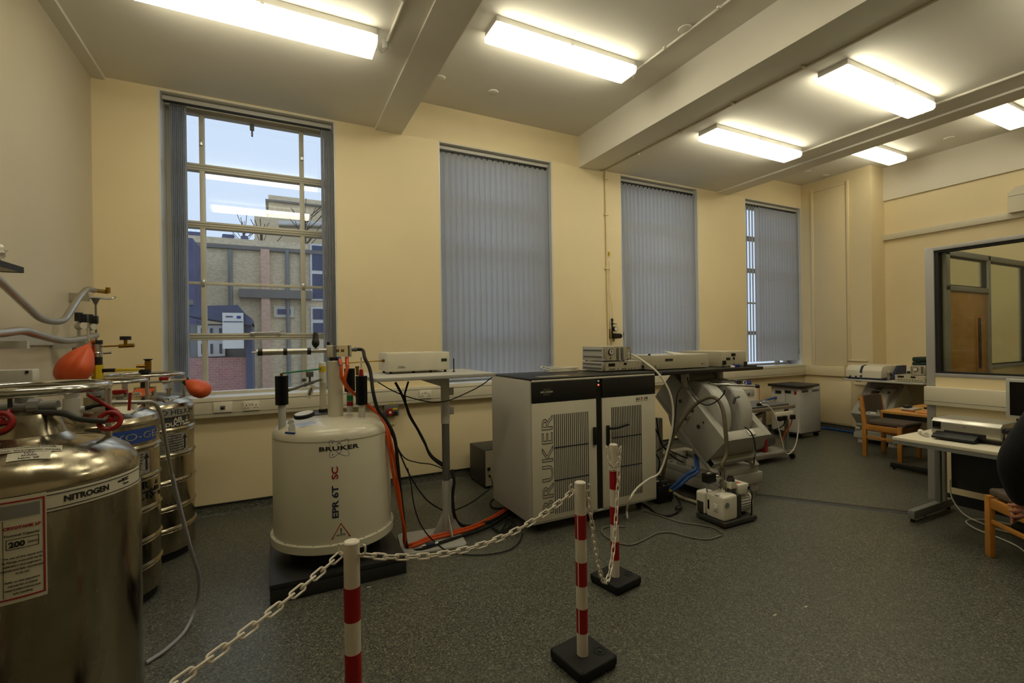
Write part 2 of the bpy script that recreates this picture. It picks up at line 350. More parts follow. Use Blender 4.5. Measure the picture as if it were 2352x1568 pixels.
# dado trunking
t6 = S(MB().box(XL, 8.58, 5.2, YW, .928, 1.107, .004).build('trim_6', 'trunking_plastic'))
for z in (1.075, .962): MB().box(XL + .01, 8.57, 5.1975, 5.2, z, z + .004).build('cover_seam', 'print_grey', t6)
t7 = S(MB().box(XR - .06, XR, 2.4, 4.14, .93, 1.10, .004).build('trim_7', 'trunking_plastic'))
t8 = S(MB().box(XR - .05, XR, YB, 4.18, 3.17, 3.262, .004).build('trim_8', 'trunking_plastic'))
MB().prism([(2.30, 3.24), (2.655, 3.24), (2.655, 3.50), (2.58, 3.575), (2.30, 3.575)], 'x', XR - .13, XR).build('cover_box', 'trunking_plastic', t8)
MB().box(XR - .132, XR - .128, 2.31, 2.65, 3.455, 3.46).build('cover_seam', 'print_grey', t8)
# ------------------------------------------------------------------ windows
ZT = [1.135, 1.69, 2.22, 2.795, 3.36, 3.885]
def window(i, a, b):
    o = S(MB().box(a + .01, b - .01, YG - .05, YG + .06, WZ0, WZ0 + .04, .005).build('window_%d' % i, 'frame_paint'))
    MB().box(a, b, YW - .07, YG - .04, WZ0 - .005, WZ0 + .012, .004).build('window_sill', 'white_gloss', o)
    for x0, x1 in ((a, a + .015), (b - .015, b)): MB().box(x0, x1, YW + .004, YG - .02, WZ0 + .012, WZ1).build('reveal_lining', 'white_gloss', o)
    MB().box(a + .015, b - .015, YW + .004, YG - .02, WZ1 - .012, WZ1).build('reveal_lining', 'ceiling_paint', o)
    MB().box(a, b, YG - .03, YG + .05, 3.885, WZ1).build('head', 'frame_paint', o)
    xa, xb = a + .305, b - .315
    for x in (a + .045, b - .045): MB().box(x - .03, x + .03, YG - .03, YG + .05, WZ0, 3.885, .004).build('jamb', 'frame_paint', o)
    for x in (xa, xb): MB().box(x - .022, x + .022, YG - .03, YG + .05, WZ0, 3.885, .004).build('mullion', 'frame_paint', o)
    for k, z in enumerate(ZT[1:5]):
        if k == 1: MB().box(a + .06, b - .06, YG - .012, YG + .02, z - .014, z + .014, .003).build('glazing_bar', 'frame_paint', o)
        else:
            MB().box(a + .06, b - .06, YG - .035, YG + .05, z - .034, z + .034, .004).build('transom', 'frame_paint', o)
            for dz in (-.012, .012): MB().box(a + .06, b - .06, YG - .038, YG - .034, z + dz - .002, z + dz + .002).build('groove', 'tube_grey', o)
    xs = [a + .075, xa - .022, xa + .022, xb - .022, xb + .022, b - .075]
    for r in range(5):
        for c in range(3):
            MB().box(xs[2 * c], xs[2 * c + 1], YG + .004, YG + .010, ZT[r] + .014, ZT[r + 1] - .014).build('pane', 'window_glass', o, smooth=False)
    if i == 1:
        MB().box(-.19, -.15, YG - .06, YG - .03, 3.80, 3.87, .006).box(-.178, -.162, YG - .065, YG - .03, 3.74, 3.81, .004).build('catch', 'tube_grey', o)
        m = MB(); m.cyl((-.19, YG - .05, 1.725), (.06, YG - .05, 1.735), .006); m.box(-.215, -.17, YG - .06, YG - .03, 1.70, 1.735, .008); m.box(.04, .06, YG - .06, YG - .03, 1.70, 1.74, .005); m.cyl((.05, YG - .05, 1.735), (.11, YG - .07, 1.755), .006)
        m.build('stay', 'aluminium', o)
        for x, z in ((xa - .005, 3.6), (xb + .005, 3.6), (xa, 2.22), (xb, 2.22)): MB().box(x - .015, x + .015, YG - .05, YG - .03, z - .03, z + .03, .005).build('hinge', 'aluminium', o)
    return o
for i, (a, b) in enumerate(WX): window(i + 1, a, b)
# ------------------------------------------------------------------ vertical blinds
SLATS = {}
def slat_mesh(h):
    key = round(h, 2)
    if key not in SLATS:
        m = MB(); P = [(-.0445, 0), (-.022, .006), (0, .008), (.022, .006), (.0445, 0)]; poly = P + [(x, y - .0012) for x, y in P[::-1]]
        m.prism(poly, 'z', -h, 0); o = m.build('slat', 'blind_fabric'); SLATS[key] = o.data; bpy.data.objects.remove(o)
        me = SLATS[key]; zt = max(v.co.z for v in me.vertices)
        for v in me.vertices: v.co.z -= zt
    return SLATS[key]
def blind(label, a, b, slats, zb=1.15):
    T = thing('vertical_blind', label, 'blind', ((a + b) / 2, 5.35, zb), 0, 'vertical blinds at the windows'); zt = 3.885
    MB().box(a + .02, b - .03, 5.325, 5.375, zt, zt + .038, .004).build('head_rail', 'light_grey', T)
    MB().box(a + .03, b - .04, 5.335, 5.365, zt - .012, zt, ).build('runner', 'black_plastic', T)
    for x, ang, tilt in slats:
        o = bpy.data.objects.new('slat', slat_mesh(zt - .03 - zb)); COL.objects.link(o); o.parent = T
        o.location = ROOT[T.as_pointer()].inverted() @ Vector((x, 5.35, zt - .03)); o.rotation_euler = (0, tilt, ang)
        h = MB().box(x - .006, x + .006, 5.345, 5.355, zt - .035, zt - .01).build('hook', 'black_plastic', T)
    m = MB(); pts = []
    n = len(slats)
    if zb > 1.16 or True:
        for k in range(n - 1):
            x0, x1 = slats[k][0], slats[k + 1][0]
            if x1 - x0 > .2: m.build('bottom_chain', 'white_cable', T); m = MB(); continue
            m.tube([(x0, 5.335, zb + .03), ((x0 + x1) / 2, 5.33, zb + .005), (x1, 5.335, zb + .03)], .002, 4, 4)
        m.build('bottom_chain', 'white_cable', T)
    xc = b - .05; MB().tube([(xc, 5.32, zt), (xc + .006, 5.315, 2.6), (xc + .004, 5.315, 1.42)], .0018, 5, 5).tube([(xc + .012, 5.32, zt), (xc + .014, 5.31, 2.6), (xc + .006, 5.315, 1.40)], .0018, 5, 5).cyl((xc + .006, 5.315, 1.30), (xc + .006, 5.315, 1.41), .007, .004, 8).build('cord', 'mid_grey', T)
    return T
def row(a, b, n, ang): return [(a + .05 + (b - a - .11) * k / (n - 1), ang + .06 * random.uniform(-1, 1), 0) for k in range(n)]
l1 = [(-.835 + .0145 * k, 1.60 + .03 * random.uniform(-1, 1), 0) for k in range(9)] + [(.475 + .0145 * k, 1.60 + .03 * random.uniform(-1, 1), 0) for k in range(8)]
blind('vertical blind drawn open to both sides of the clear window', *WX[0], l1)
blind('closed grey vertical blind at the window behind the wide light grey table', *WX[1], row(*WX[1], 20, -.35))
s3 = row(*WX[2], 20, -.35); s3[0] = (s3[0][0] + .01, -.2, -.035); s3[1] = (s3[1][0], -.5, -.02)
blind('closed grey vertical blind right of the wall pipe, first slats hanging askew', *WX[2], s3)
s4 = [(x, .52 - .04 * k if k < 5 else -.6, 0) for k, (x, an, t) in enumerate(row(*WX[3], 20, -.5))]
blind('grey vertical blind beside the boxed chase, end slats turned open', *WX[3], s4, 1.19)
# ------------------------------------------------------------------ fluorescent fittings
def lamp(xc, yc, zc, label, dim=''):
    T = thing('fluorescent_light', label, 'ceiling light', (xc, yc, zc - .115), 0, 'fluorescent ceiling lights'); a, b = xc - .765, xc + .765
    MB().box(a + .005, b - .005, yc - .124, yc + .124, zc - .050, zc, .003).build('body', 'white_gloss', T)
    m = MB(); w0, w1, w2 = .125, .105, .125; zt, zb = zc - .052, zc - .115
    for x0, x1 in ((a + .03, b - .03),):
        m.mi = 0; m.mesh([(x0, yc - w1, zb), (x1, yc - w1, zb), (x1, yc + w1, zb), (x0, yc + w1, zb)], [(0, 1, 2, 3)])
        for sg in (-1, 1):
            m.mi = 0; m.mesh([(x0, yc + sg * w1, zb), (x1, yc + sg * w1, zb), (x1, yc + sg * w0, zb + .018), (x0, yc + sg * w0, zb + .018)], [(0, 1, 2, 3)])
            m.mi = 1; m.mesh([(x0, yc + sg * w0, zb + .018), (x1, yc + sg * w0, zb + .018), (x1, yc + sg * w2, zt), (x0, yc + sg * w2, zt)], [(0, 1, 2, 3)])
    m.build('diffuser', ['lamp_diffuser' + dim, 'lamp_side' + dim], T, smooth=False)
    for x0, x1 in ((a, a + .03), (b - .03, b)):
        MB().prism([(yc - w1, zb), (yc + w1, zb), (yc + w0, zb + .018), (yc + w2, zt), (yc - w2, zt), (yc - w0, zb + .018)], 'x', x0, x1).build('end_cap', 'lamp_cap', T, smooth=False)
    for sg in (-1, 1): MB().box(xc - .012, xc + .012, yc + sg * .126 - .003, yc + sg * .126 + .003, zc - .06, zc - .01, .002).build('clip', 'white_gloss', T)
    MB().tube([(b, yc - .03, zc - .07), (b + .03, yc - .02, zc - .10), (b + .06, yc + .0, zc - .10), (b + .085, yc + .01, zc - .055)], .004, 6).cyl((b + .085, yc + .01, zc - .06), (b + .085, yc + .01, zc), .022, .026, 16).build('ceiling_rose', 'white_gloss', T)
    return T
lamp(-.04, 3.715, ZLO, 'fluorescent ceiling light above the steel tanks, nearest the clear window')
lamp(2.475, 3.715, ZHI, 'fluorescent light in the raised ceiling bay over the big white console')
lamp(5.13, 3.715, ZLO, 'fluorescent light in front of the window with askew slats, beyond the deep beam')
lamp(5.13, 2.39, ZLO, 'fluorescent light between the deep beam and narrow beam, further from the windows')
lamp(7.8, 3.77, ZHI, 'fluorescent light in the raised bay nearest the boxed chase', '_aged')
lamp(7.8, 2.42, ZHI, 'fluorescent light in the raised bay over the glazed office door', '_aged')
lamp(-.14, 1.9, ZLO, 'fluorescent ceiling light above the barrier posts, next to the left wall')
lamp(2.375, 1.9, ZHI, 'fluorescent light in the raised bay above the red and white posts')
lamp(5.13, .9, ZLO, 'added unseen fluorescent light over the cream desk beside the glazed partition')  # out of view, added to brighten the office and the desk
# ------------------------------------------------------------------ conduits and ceiling roundels
def conduit(label, pts, r=.01, clips=()):
    T = thing('conduit', label, 'conduit', pts[0], 0, 'painted electrical conduits'); MB().sweep(pts, r, 10).build('pipe', 'ceiling_paint', T)
    for c in clips: MB().box(c[0] - .02, c[0] + .02, c[1] - .01, c[1] + .01, c[2] - .012, c[2] + .006, .004).build('clip', 'ceiling_paint', T)
conduit('painted conduit along the low ceiling over the tanks', [(.82, 3.69, 3.95), (.87, 1.0, 3.95)], .011, [(.82, 3.2, 3.95)])
conduit('painted conduit crossing the raised bay beside the deep beam', [(3.335, 3.69, 4.35), (3.37, .5, 4.35)], .011, [(3.33, 3.3, 4.35), (3.335, 2.7, 4.35)])
conduit('painted conduit under the low ceiling between both rows of lights', [(6.02, 3.72, 3.952), (6.06, .5, 3.952)], .012, [(6.02, 3.3, 3.95), (6.03, 2.9, 3.95), (6.04, 2.0, 3.95)])
T = thing('conduit', 'painted conduit leaving the wall pipe along the deep beam', 'conduit', (4.11, YW, 3.93), 0, 'painted electrical conduits')
MB().sweep([(4.12, 5.25, 3.952), (4.16, 2.9, 3.952), (4.2, .5, 3.952)], .01, 10).build('pipe', 'greyed_cream_paint', T)
for y in (4.6, 3.9, 3.2, 2.5): MB().box(4.11, 4.18, y - .01, y + .01, 3.94, 3.962, .004).build('clip', 'greyed_cream_paint', T)
T = thing('gas_pipe', 'cream painted pipe running down the wall to the pressure regulator', 'pipe', (4.16, YW, 1.7))
MB().sweep([(4.15, 5.255, 3.95), (4.16, 5.255, 2.2), (4.175, 5.255, 1.15)], .011, 10).build('pipe', 'cream_paint', T)
MB().tube([(4.195, 5.25, 2.7), (4.20, 5.25, 2.25), (4.215, 5.235, 2.1), (4.215, 5.235, 1.9)], .006, 8).build('branch_pipe', 'cream_paint', T)
for z in (3.85, 3.35, 2.6): MB().box(4.13, 4.19, 5.24, YW, z - .012, z + .012, .004).build('clip', 'cream_paint', T)
MB().box(4.185, 4.20, 5.24, 5.262, 2.78, 2.83).build('label', 'yellow_plastic', T)
MB().tube([(4.22, 5.23, 1.56), (4.20, 5.235, 1.53), (4.18, 5.24, 1.50), (4.175, 5.24, 1.40)], .004, 6).build('outlet_pipe', 'trunking_plastic', T)
T = thing('pressure_regulator', 'black pressure regulator with round gauge and knob on wall pipe', 'regulator', (4.2, 5.23, 1.6))
MB().cyl((4.215, 5.235, 1.62), (4.215, 5.235, 1.88), .011, n=10).cyl((4.215, 5.235, 1.86), (4.215, 5.235, 1.90), .016, n=10).cyl((4.215, 5.235, 1.81), (4.215, 5.235, 1.84), .018, n=6).build('stem', 'black_plastic', T)
MB().box(4.165, 4.185, 5.24, 5.262, 1.62, 1.76, .003).build('bracket', 'brass', T)
MB().cyl((4.25, 5.235, 1.655), (4.25, 5.12, 1.655), .04, .034, 16).cyl((4.25, 5.12, 1.655), (4.25, 5.10, 1.655), .036, .03, 16).build('knob', 'black_plastic', T)
g = MB().cyl((4.255, 5.235, 1.755), (4.255, 5.20, 1.755), .034, n=20).build('gauge', 'black_plastic', T); MB().cyl((4.255, 5.20, 1.755), (4.255, 5.197, 1.755), .028, n=20).build('dial', 'gauge_white', g)
MB().cyl((4.24, 5.235, 1.58), (4.24, 5.235, 1.62), .012, n=8).build('drain', 'brass', T); MB().cyl((4.22, 5.235, 1.83), (4.28, 5.21, 1.82), .008, .004, 8).build('valve_lever', 'black_plastic', T)
for x, y in ((2.2, 4.73), (1.585, 4.71), (3.28, 3.9), (3.3, 3.03), (7.98, 4.78), (8.45, 4.76), (8.47, 3.11)):
    tag(MB().lathe([(0, 4.345), (.03, 4.345), (.055, 4.35), (.06, 4.36)], (x, y, 0), 24).build('ceiling_roundel', 'ceiling_paint'), 'small round blanking plate on the raised ceiling', 'plate', 'round plates on the raised ceiling')
# ------------------------------------------------------------------ sockets on the trunking
def socket(x0, x1, label):
    T = thing('socket_outlet', label, 'socket', ((x0 + x1) / 2, 5.19, .97)); MB().box(x0, x1, 5.186, 5.2, .972, 1.062, .004).build('plate', 'outlet_plastic', T); c = (x0 + x1) / 2
    for sx in (-.04, .04):
        m = MB(); m.box(c + sx - .003, c + sx + .003, 5.1835, 5.187, 1.018, 1.030)
        for q in (-.012, .012): m.box(c + sx + q - .005, c + sx + q + .005, 5.1835, 5.187, .996, 1.002)
        m.build('pin_holes', 'black_plastic', T, smooth=False)
    for sx in (-.012, .012): MB().box(c + sx - .007, c + sx + .007, 5.18, 5.187, 1.03, 1.05, .002).build('switch', 'white_gloss', T)
socket(-.27, -.13, 'cream double socket on the trunking below the clear window'); socket(1.45, 1.59, 'cream double socket on the trunking under the light grey table'); socket(5.25, 5.39, 'cream double socket on the trunking past the black bench')
T = thing('data_outlet', 'cream data outlet plate with one jack below the clear window', 'socket', (-.435, 5.19, .97)); MB().box(-.51, -.36, 5.186, 5.2, .972, 1.07, .004).build('plate', 'outlet_plastic', T); MB().box(-.455, -.415, 5.18, 5.187, 1.0, 1.035, .002).build('jack', 'tube_grey', T); MB().box(-.45, -.425, 5.178, 5.181, 1.005, 1.02).build('port', 'black_plastic', T)
T = thing('isolator_socket', 'grey three phase socket with red round plug face below trunking', 'socket', (1.14, 5.2, .8)); MB().box(1.06, 1.22, 5.19, YW, .80, .925, .012).build('box', 'tube_grey', T)
MB().cyl((1.115, 5.19, .855), (1.115, 5.15, .85), .036, n=20).build('socket_face', 'red_plastic', T); MB().box(1.102, 1.128, 5.146, 5.15, .84, .866).build('emblem', 'paper', T); MB().cyl((1.18, 5.19, .835), (1.18, 5.165, .835), .02, n=14).build('rotary_switch', 'black_plastic', T)
MB().box(1.15, 1.205, 5.187, 5.19, .872, .89).build('warning_label', 'yellow_plastic', T); MB().box(1.07, 1.19, 5.25, YW, .70, .80, .002).build('cable_cover', 'cream_paint', T)
tag(MB().box(1.11, 1.16, 5.2, 5.1985, .935, .95).build('hazard_label', 'yellow_plastic'), 'tiny yellow warning label on the trunking above the grey isolator', 'label')
T = thing('isolator_socket', 'grey industrial socket with blue cap under the trunking past the bench', 'socket', (6.75, 5.2, .8)); MB().box(6.62, 6.82, 5.17, YW, .76, .925, .015).build('box', 'tube_grey', T); MB().cyl((6.85, 5.17, .85), (6.90, 5.08, .87), .05, n=18).build('plug_cap', 'blue_plastic', T); MB().box(6.63, 6.72, 5.25, YW, .55, .76).build('cable_cover', 'cream_paint', T)
# ------------------------------------------------------------------ the courtyard outside
YF = 17.0
def F(px, py, Y=YF): return aty(px, py, Y)
S(MB().box(-30, 40, 5.7, 45, -1.3, -1.2).build('courtyard_ground', 'concrete', smooth=False))
zp = F(560, 549).z; T = thing('brick_building', 'yellow brick building across the courtyard with piers and cornice', 'building', (0, YF, -1.2))
MB().box(-14, 16, YF, YF + 6, -1.2, zp).build('wall', 'yellow_brick', T, smooth=False)
MB().box(-14, 16, YF - .12, YF, F(560, 568).z - .08, F(560, 568).z + .04).build('string_course', 'concrete', T)
a, b = F(550, 680).x, F(715, 684).x; MB().box(a, b, YF - .3, YF, F(600, 682).z - .05, F(600, 675).z + .12).build('cornice', 'concrete', T)
a, b = F(600, 650).x, F(620, 650).x; MB().box(a, b, YF - .25, YF, -1.2, F(610, 575).z).build('pier', 'orange_brick', T)
for px in (530, 660, 694): x = F(px, 640).x; MB().cyl((x, YF - .1, -1.2), (x, YF - .1, F(px, 575).z), .06, n=8).build('drainpipe', 'mid_grey', T)
a, b = F(629, 710).x, F(675, 710).x; z0, z1 = F(650, 729).z, F(650, 703).z
wn = MB().box(a, b, YF - .08, YF, z0, z1).build('window', 'frame_paint', T); MB().box(a + .1, b - .1, YF - .1, YF - .08, z0 + .1, z1 - .1).build('pane', 'dark_brick', wn)
for k, px in enumerate((428, 440, 452, 512, 524, 558)):
    q = F(px, 545); MB().cyl((q.x, YF + 1, zp), (q.x, YF + 1, zp + .3), .13, .1, 8).build('chimney_pot', 'dark_brick', T)
def grid_window(parent, x0, x1, z0, z1, Y, nx, nz):
    wn = MB().box(x0, x1, Y - .06, Y, z0, z1).build('window', 'white_gloss', parent); dx = (x1 - x0) / nx; dz = (z1 - z0) / nz
    for i in range(nx):
        for k in range(nz): MB().box(x0 + i * dx + .06, x0 + (i + 1) * dx - .06, Y - .08, Y - .06, z0 + k * dz + .06, z0 + (k + 1) * dz - .06).build('pane', 'slate_blue', wn)
x0 = F(712, 600).x; grid_window(T, x0, x0 + .9, F(712, 690).z, F(712, 560).z, YF - .02, 1, 2); grid_window(T, x0, x0 + .9, F(712, 770).z, F(712, 705).z, YF - .02, 1, 2)
T = thing('brick_tower', 'taller brick block with stepped top rising behind the yellow building', 'building', (12, 30, -1.2))
a, b, c = F(584, 500, 30).x, F(617, 500, 30).x, F(745, 500, 30).x
MB().box(b, c + 4, 30, 34, -1.2, F(660, 452, 30).z).build('wall', 'yellow_brick', T, smooth=False); MB().box(a, b, 30, 34, -1.2, F(600, 497, 30).z).build('lower_wall', 'yellow_brick', T, smooth=False); MB().box(b - .15, c + 4, 29.8, 34.1, F(660, 468, 30).z, F(660, 464, 30).z).build('parapet', 'concrete', T)
MB().cyl((F(640, 515, 29).x, 29, F(640, 515, 29).z), (F(760, 518, 29).x, 29, F(760, 518, 29).z), .22, n=10).build('duct', 'aluminium', T)
T = thing('navy_tower', 'dark navy brick wall edge beyond the left stack of blind slats', 'building', (0, 14, -1.2)); a, b = F(390, 600, 14).x, F(443, 600, 14).x
MB().box(a, b, 14, 16.5, -1.2, F(420, 545, 14).z).build('wall', 'dark_brick', T, smooth=False); MB().box(a + .1, b, 13.95, 14, F(420, 700, 14).z, F(420, 697, 14).z + .1).build('ledge', 'concrete', T)
# entrance kiosk with white framed windows and notice board
YK = 11.0; T = thing('entrance_kiosk', 'navy framed kiosk with curved roof and white windows in the courtyard', 'kiosk', (0, YK, -1.2))
k0, k1, k2 = F(425, 720, YK).x, F(564, 720, YK).x, F(579, 720, YK).x; zr = F(470, 706, YK).z
MB().prism([(k0, zr), (k0 + .9, zr + .05), (k1, zr - .12), (k2, zr - .22), (k2, zr - .36), (k0, zr - .16)], 'y', YK - .2, YK + 1.2).build('roof', 'slate_blue', T)
MB().box(k1, k2, YK - .1, YK + 1.2, -1.2, zr - .3).build('post', 'slate_blue', T); MB().box(k0, k1, YK + .6, YK + .8, -1.2, zr - .3).build('back_wall', 'mid_grey', T); MB().box(k0, k1, YK, YK + .6, -1.2, F(480, 822, YK).z).build('low_wall', 'red_brick', T, smooth=False)
grid_window(T, F(445, 750, YK).x, F(511, 750, YK).x, F(480, 820, YK).z, F(480, 745, YK).z, YK + .55, 3, 2)
bd = MB().box(F(514, 740, YK).x, F(561, 740, YK).x, YK - .28, YK - .23, F(538, 800, YK).z, F(538, 720, YK).z).build('notice_board', 'white_gloss', T)
q0, q1 = F(516, 730, YK).x, F(559, 730, YK).x
MB().box(q0, q1, YK - .29, YK - .28, F(538, 741, YK).z, F(538, 739, YK).z).box(q0 + .04, q0 + .16, YK - .29, YK - .28, F(520, 730, YK).z, F(520, 727, YK).z).build('board_rule', 'slate_blue', bd); MB().box(q1 - .1, q1 - .03, YK - .29, YK - .28, F(553, 733, YK).z, F(553, 727, YK).z).build('board_emblem', 'blue_print', bd)
for px, n in ((600, 5), (700, 7), (560, 5)):
    Yt = {600: 27, 700: 28, 560: 36}[px]; m = MB(); q = F(px, 520, Yt); top = F(px, 470 if px > 650 else 495, Yt).z; m.cyl((q.x, Yt, -1.2), (q.x, Yt, top - .8), .14, .06, 6)
    for k in range(n * 3):
        z = top - .8 - random.random() * 1.6; a = random.uniform(-1.2, 1.2); l = random.uniform(.5, 1.4); m.tube([(q.x, Yt, z), (q.x + l * .5 * math.sin(a), Yt + random.uniform(-.2, .2), z + l * .4), (q.x + l * math.sin(a), Yt + random.uniform(-.4, .4), z + l * .9)], .018, 4, 3)
    tag(m.build('bare_tree', 'bark'), 'bare winter tree showing above the courtyard roofs', 'tree', 'bare trees beyond the roofs')
# ------------------------------------------------------------------ glazed office partition
XP, YP = 5.72, 2.298
o = S(MB().box(XP, XP + .09, YB, YP - .065, .1, 1.203).build('wall_partition', 'cream_paint', smooth=False))
MB().box(XP - .006, XP + .1, YP - .068, YP, 0, 2.454, .003).build('post', 'frame_grey', o); MB().box(XP - .006, XP + .1, YB, YP - .068, 2.418, 2.454, .003).build('top_rail', 'frame_grey', o); MB().box(XP - .006, XP + .1, YB, YP - .068, 1.203, 1.236, .003).build('sill_rail', 'frame_grey', o); MB().box(XP, XP + .1, YB, YP - .068, 0, .1).build('kick_strip', 'black_trim', o)
for z0, z1 in ((2.398, 2.418), (1.236, 1.252)): MB().box(XP + .01, XP + .09, YB, YP - .068, z0, z1).build('gasket', 'black_trim', o)
MB().box(XP + .01, XP + .09, YP - .098, YP - .068, 1.252, 2.398).build('gasket', 'black_trim', o); MB().box(XP + .045, XP + .053, .2, YP - .098, 1.252, 2.398).build('pane', 'partition_glass', o, smooth=False); MB().box(XP + .045, XP + .053, YB, .14, 1.252, 2.398).build('pane', 'partition_glass', o, smooth=False); MB().box(XP, XP + .09, .14, .2, 1.236, 2.418).build('mullion', 'frame_grey', o)
t9 = S(MB().box(XP - .06, XP, YB, YP, .93, 1.105, .004).build('trim_9', 'trunking_plastic')); MB().box(XP - .062, XP - .06, YB, YP, .965, .969).build('cover_seam', 'print_grey', t9)
# return screen of the office, with the door
YR0, YR1 = 2.19, 2.25
o = S(MB().box(6.84, XR, YR0, YR1, .1, 1.235).build('wall_office', 'cream_paint', smooth=False))
for x0, x1, z0, z1 in ((5.82, XR, 2.385, 2.44), (5.84, 6.79, 2.04, 2.09), (6.84, XR, 1.235, 1.275)): MB().box(x0, x1, YR0 - .01, YR1 + .01, z0, z1, .003).build('rail', 'frame_grey', o)
for x0, x1 in ((5.83, 5.925), (6.79, 6.84), (7.83, 7.93), (XR - .06, XR)): MB().box(x0, x1, YR0 - .01, YR1 + .01, 0, 2.44, .003).build('stile', 'frame_grey', o)
for x0, x1, z0, z1 in ((5.93, 6.79, 2.09, 2.385), (6.84, 7.83, 1.275, 2.385), (7.93, XR - .06, 1.275, 2.385)):
    MB().box(x0, x1, YR0 + .025, YR0 + .033, z0, z1).build('pane', 'partition_glass', o, smooth=False)
    for q0, q1, r0, r1 in ((x0, x1, z1 - .012, z1), (x0, x1, z0, z0 + .012), (x1 - .012, x1, z0, z1), (x0, x0 + .012, z0, z1)): MB().box(q0, q1, YR0 + .01, YR1 - .01, r0, r1).build('gasket', 'black_trim', o)
d = S(MB().box(5.93, 6.785, YR0 + .005, YR1 - .005, .01, 2.035, .003).build('door_1', 'desk_oak'))
MB().box(6.50, 6.63, YR0 - .004, YR0 + .006, 1.22, 1.80, .003).build('vision_frame', 'wood', d); MB().box(6.535, 6.60, YR0 - .006, YR0 - .003, 1.25, 1.775).build('vision_glass', 'black_trim', d)
MB().box(5.928, 5.945, YR0 - .01, YR0 + .005, 1.74, 1.87, .002).build('hinge', 'aluminium', d); MB().cyl((6.7, YR0 - .03, 1.0), (6.58, YR0 - .03, 1.0), .01, n=10).cyl((6.7, YR0 + .005, 1.0), (6.7, YR0 - .04, 1.0), .012, n=10).build('handle', 'aluminium', d)
# ------------------------------------------------------------------ steel tanks by the left wall
def ring(T, cx, cy, z, R, r, posts, zb):
    MB().torus((cx, cy, z), R, r, 48, 10).build('handling_ring', 'chrome', T)
    for a in posts: x, y = cx + R * math.cos(a), cy + R * math.sin(a); MB().box(x - .010, x + .010, y - .007, y + .007, zb, z, .003).build('ring_post', 'aluminium', T)
def balloon(T, p, q, R, label):
    p = Vector(p); q = Vector(q); d = (q - p).normalized(); M = d.to_track_quat('Z', 'Y').to_matrix().to_4x4(); L = (q - p).length
    m = MB(Matrix.Translation(p) @ M); prof = [(.008, 0), (.014, L * .1), (R * .62, L * .3), (R, L * .58), (R * .86, L * .85), (R * .4, L * .97), (0, L)]
    prof = [(max(0, q.x), q.y) for q in cr_spline([(a, b, 0) for a, b in prof], 5)]
    n = 40; vs = []; fs = []
    for r, z in prof:
        for k in range(n): a = 2 * math.pi * k / n; rr = r * (1 - .16 * math.exp(-((math.sin(a - .6)) / .25) ** 2)); vs.append((rr * math.cos(a), .62 * rr * math.sin(a), z))
    for i in range(len(prof) - 1):
        for k in range(n): fs.append((i * n + k, i * n + (k + 1) % n, (i + 1) * n + (k + 1) % n, (i + 1) * n + k))
    m.mesh(vs, fs); o = m.build('relief_balloon', 'orange_rubber', T, ang=120); o['label'] = label; return o
def helium(cx, cy, label):
    T = thing('helium_dewar', label, 'gas tank', (cx, cy, 0), 0, 'ribbed steel helium tanks'); R = .31
    prof = [(.29, .06), (R, .065), (R, .10)]
    for z in (.235, .395, .59, .787, .975): prof += [(R, z - .022), (R - .006, z - .014), (R + .008, z - .006), (R + .010, z), (R + .006, z + .008), (R, z + .016)]
    prof += [(R, 1.115), (R + .004, 1.12), (R + .004, 1.135), (R, 1.14), (R - .01, 1.165), (R - .05, 1.19), (.2, 1.215), (.12, 1.235), (.07, 1.245), (.07, 1.29), (0, 1.29)]
    MB().lathe(prof, (cx, cy, 0), 64).build('vessel', 'dewar_steel', T, ang=30)
    MB().lathe([(.27, 0), (.285, 0), (.285, .062), (.27, .062)], (cx, cy, 0), 40).build('foot_ring', 'black_rubber', T)
    for a in (.3, 2.4, 4.5): MB().cyl((cx + .24 * math.cos(a), cy + .24 * math.sin(a), 0), (cx + .24 * math.cos(a), cy + .24 * math.sin(a), .06), .03, n=12).build('foot', 'black_rubber', T)
    ring(T, cx, cy, 1.385, .245, .011, (.25, 2.35, 4.45), 1.19)
    return T
# helium tank by the window wall
cx, cy = -.89, 4.53; T = helium(cx, cy, 'ribbed steel helium tank with silver lettered label beside the window wall')
MB().cyl((cx, cy, 1.29), (cx, cy, 1.40), .03, n=16).cyl((cx, cy, 1.40), (cx, cy, 1.425), .04, n=16).build('neck', 'black_plastic', T)
v = MB().cyl((cx + .02, cy, 1.42), (cx + .02, cy, 1.49), .022, n=14).cyl((cx + .02, cy, 1.45), (cx - .05, cy - .02, 1.452), .012, n=10).build('brass_valve', 'brass', T); MB().cyl((cx + .02, cy, 1.49), (cx + .02, cy, 1.505), .016, .034, 14).build('valve_cap', 'black_plastic', v)
MB().cyl((cx + .03, cy - .05, 1.33), (cx + .30, cy - .06, 1.335), .013, n=10).cyl((cx + .12, cy - .055, 1.33), (cx + .17, cy - .055, 1.333), .024, n=8).build('side_arm', 'aluminium', T); MB().box(cx + .1, cy and cx + .16, cy - .08, cy - .03, 1.34, 1.365, .004).build('red_lever', 'red_plastic', T)
MB().cyl((cx + .26, cy - .06, 1.30), (cx + .30, cy - .06, 1.335), .026, n=10).build('coupling', 'black_plastic', T)
balloon(T, (cx + .255, cy - .06, 1.345), (cx + .425, cy - .12, 1.215), .105, 'deflated orange rubber balloon')
MB().cyl((cx + .17, cy - .14, 1.22), (cx + .17, cy - .14, 1.275), .014, n=10).cyl((cx + .17, cy - .14, 1.27), (cx + .17, cy - .14, 1.28), .022, n=10).build('bolt', 'chrome', T)
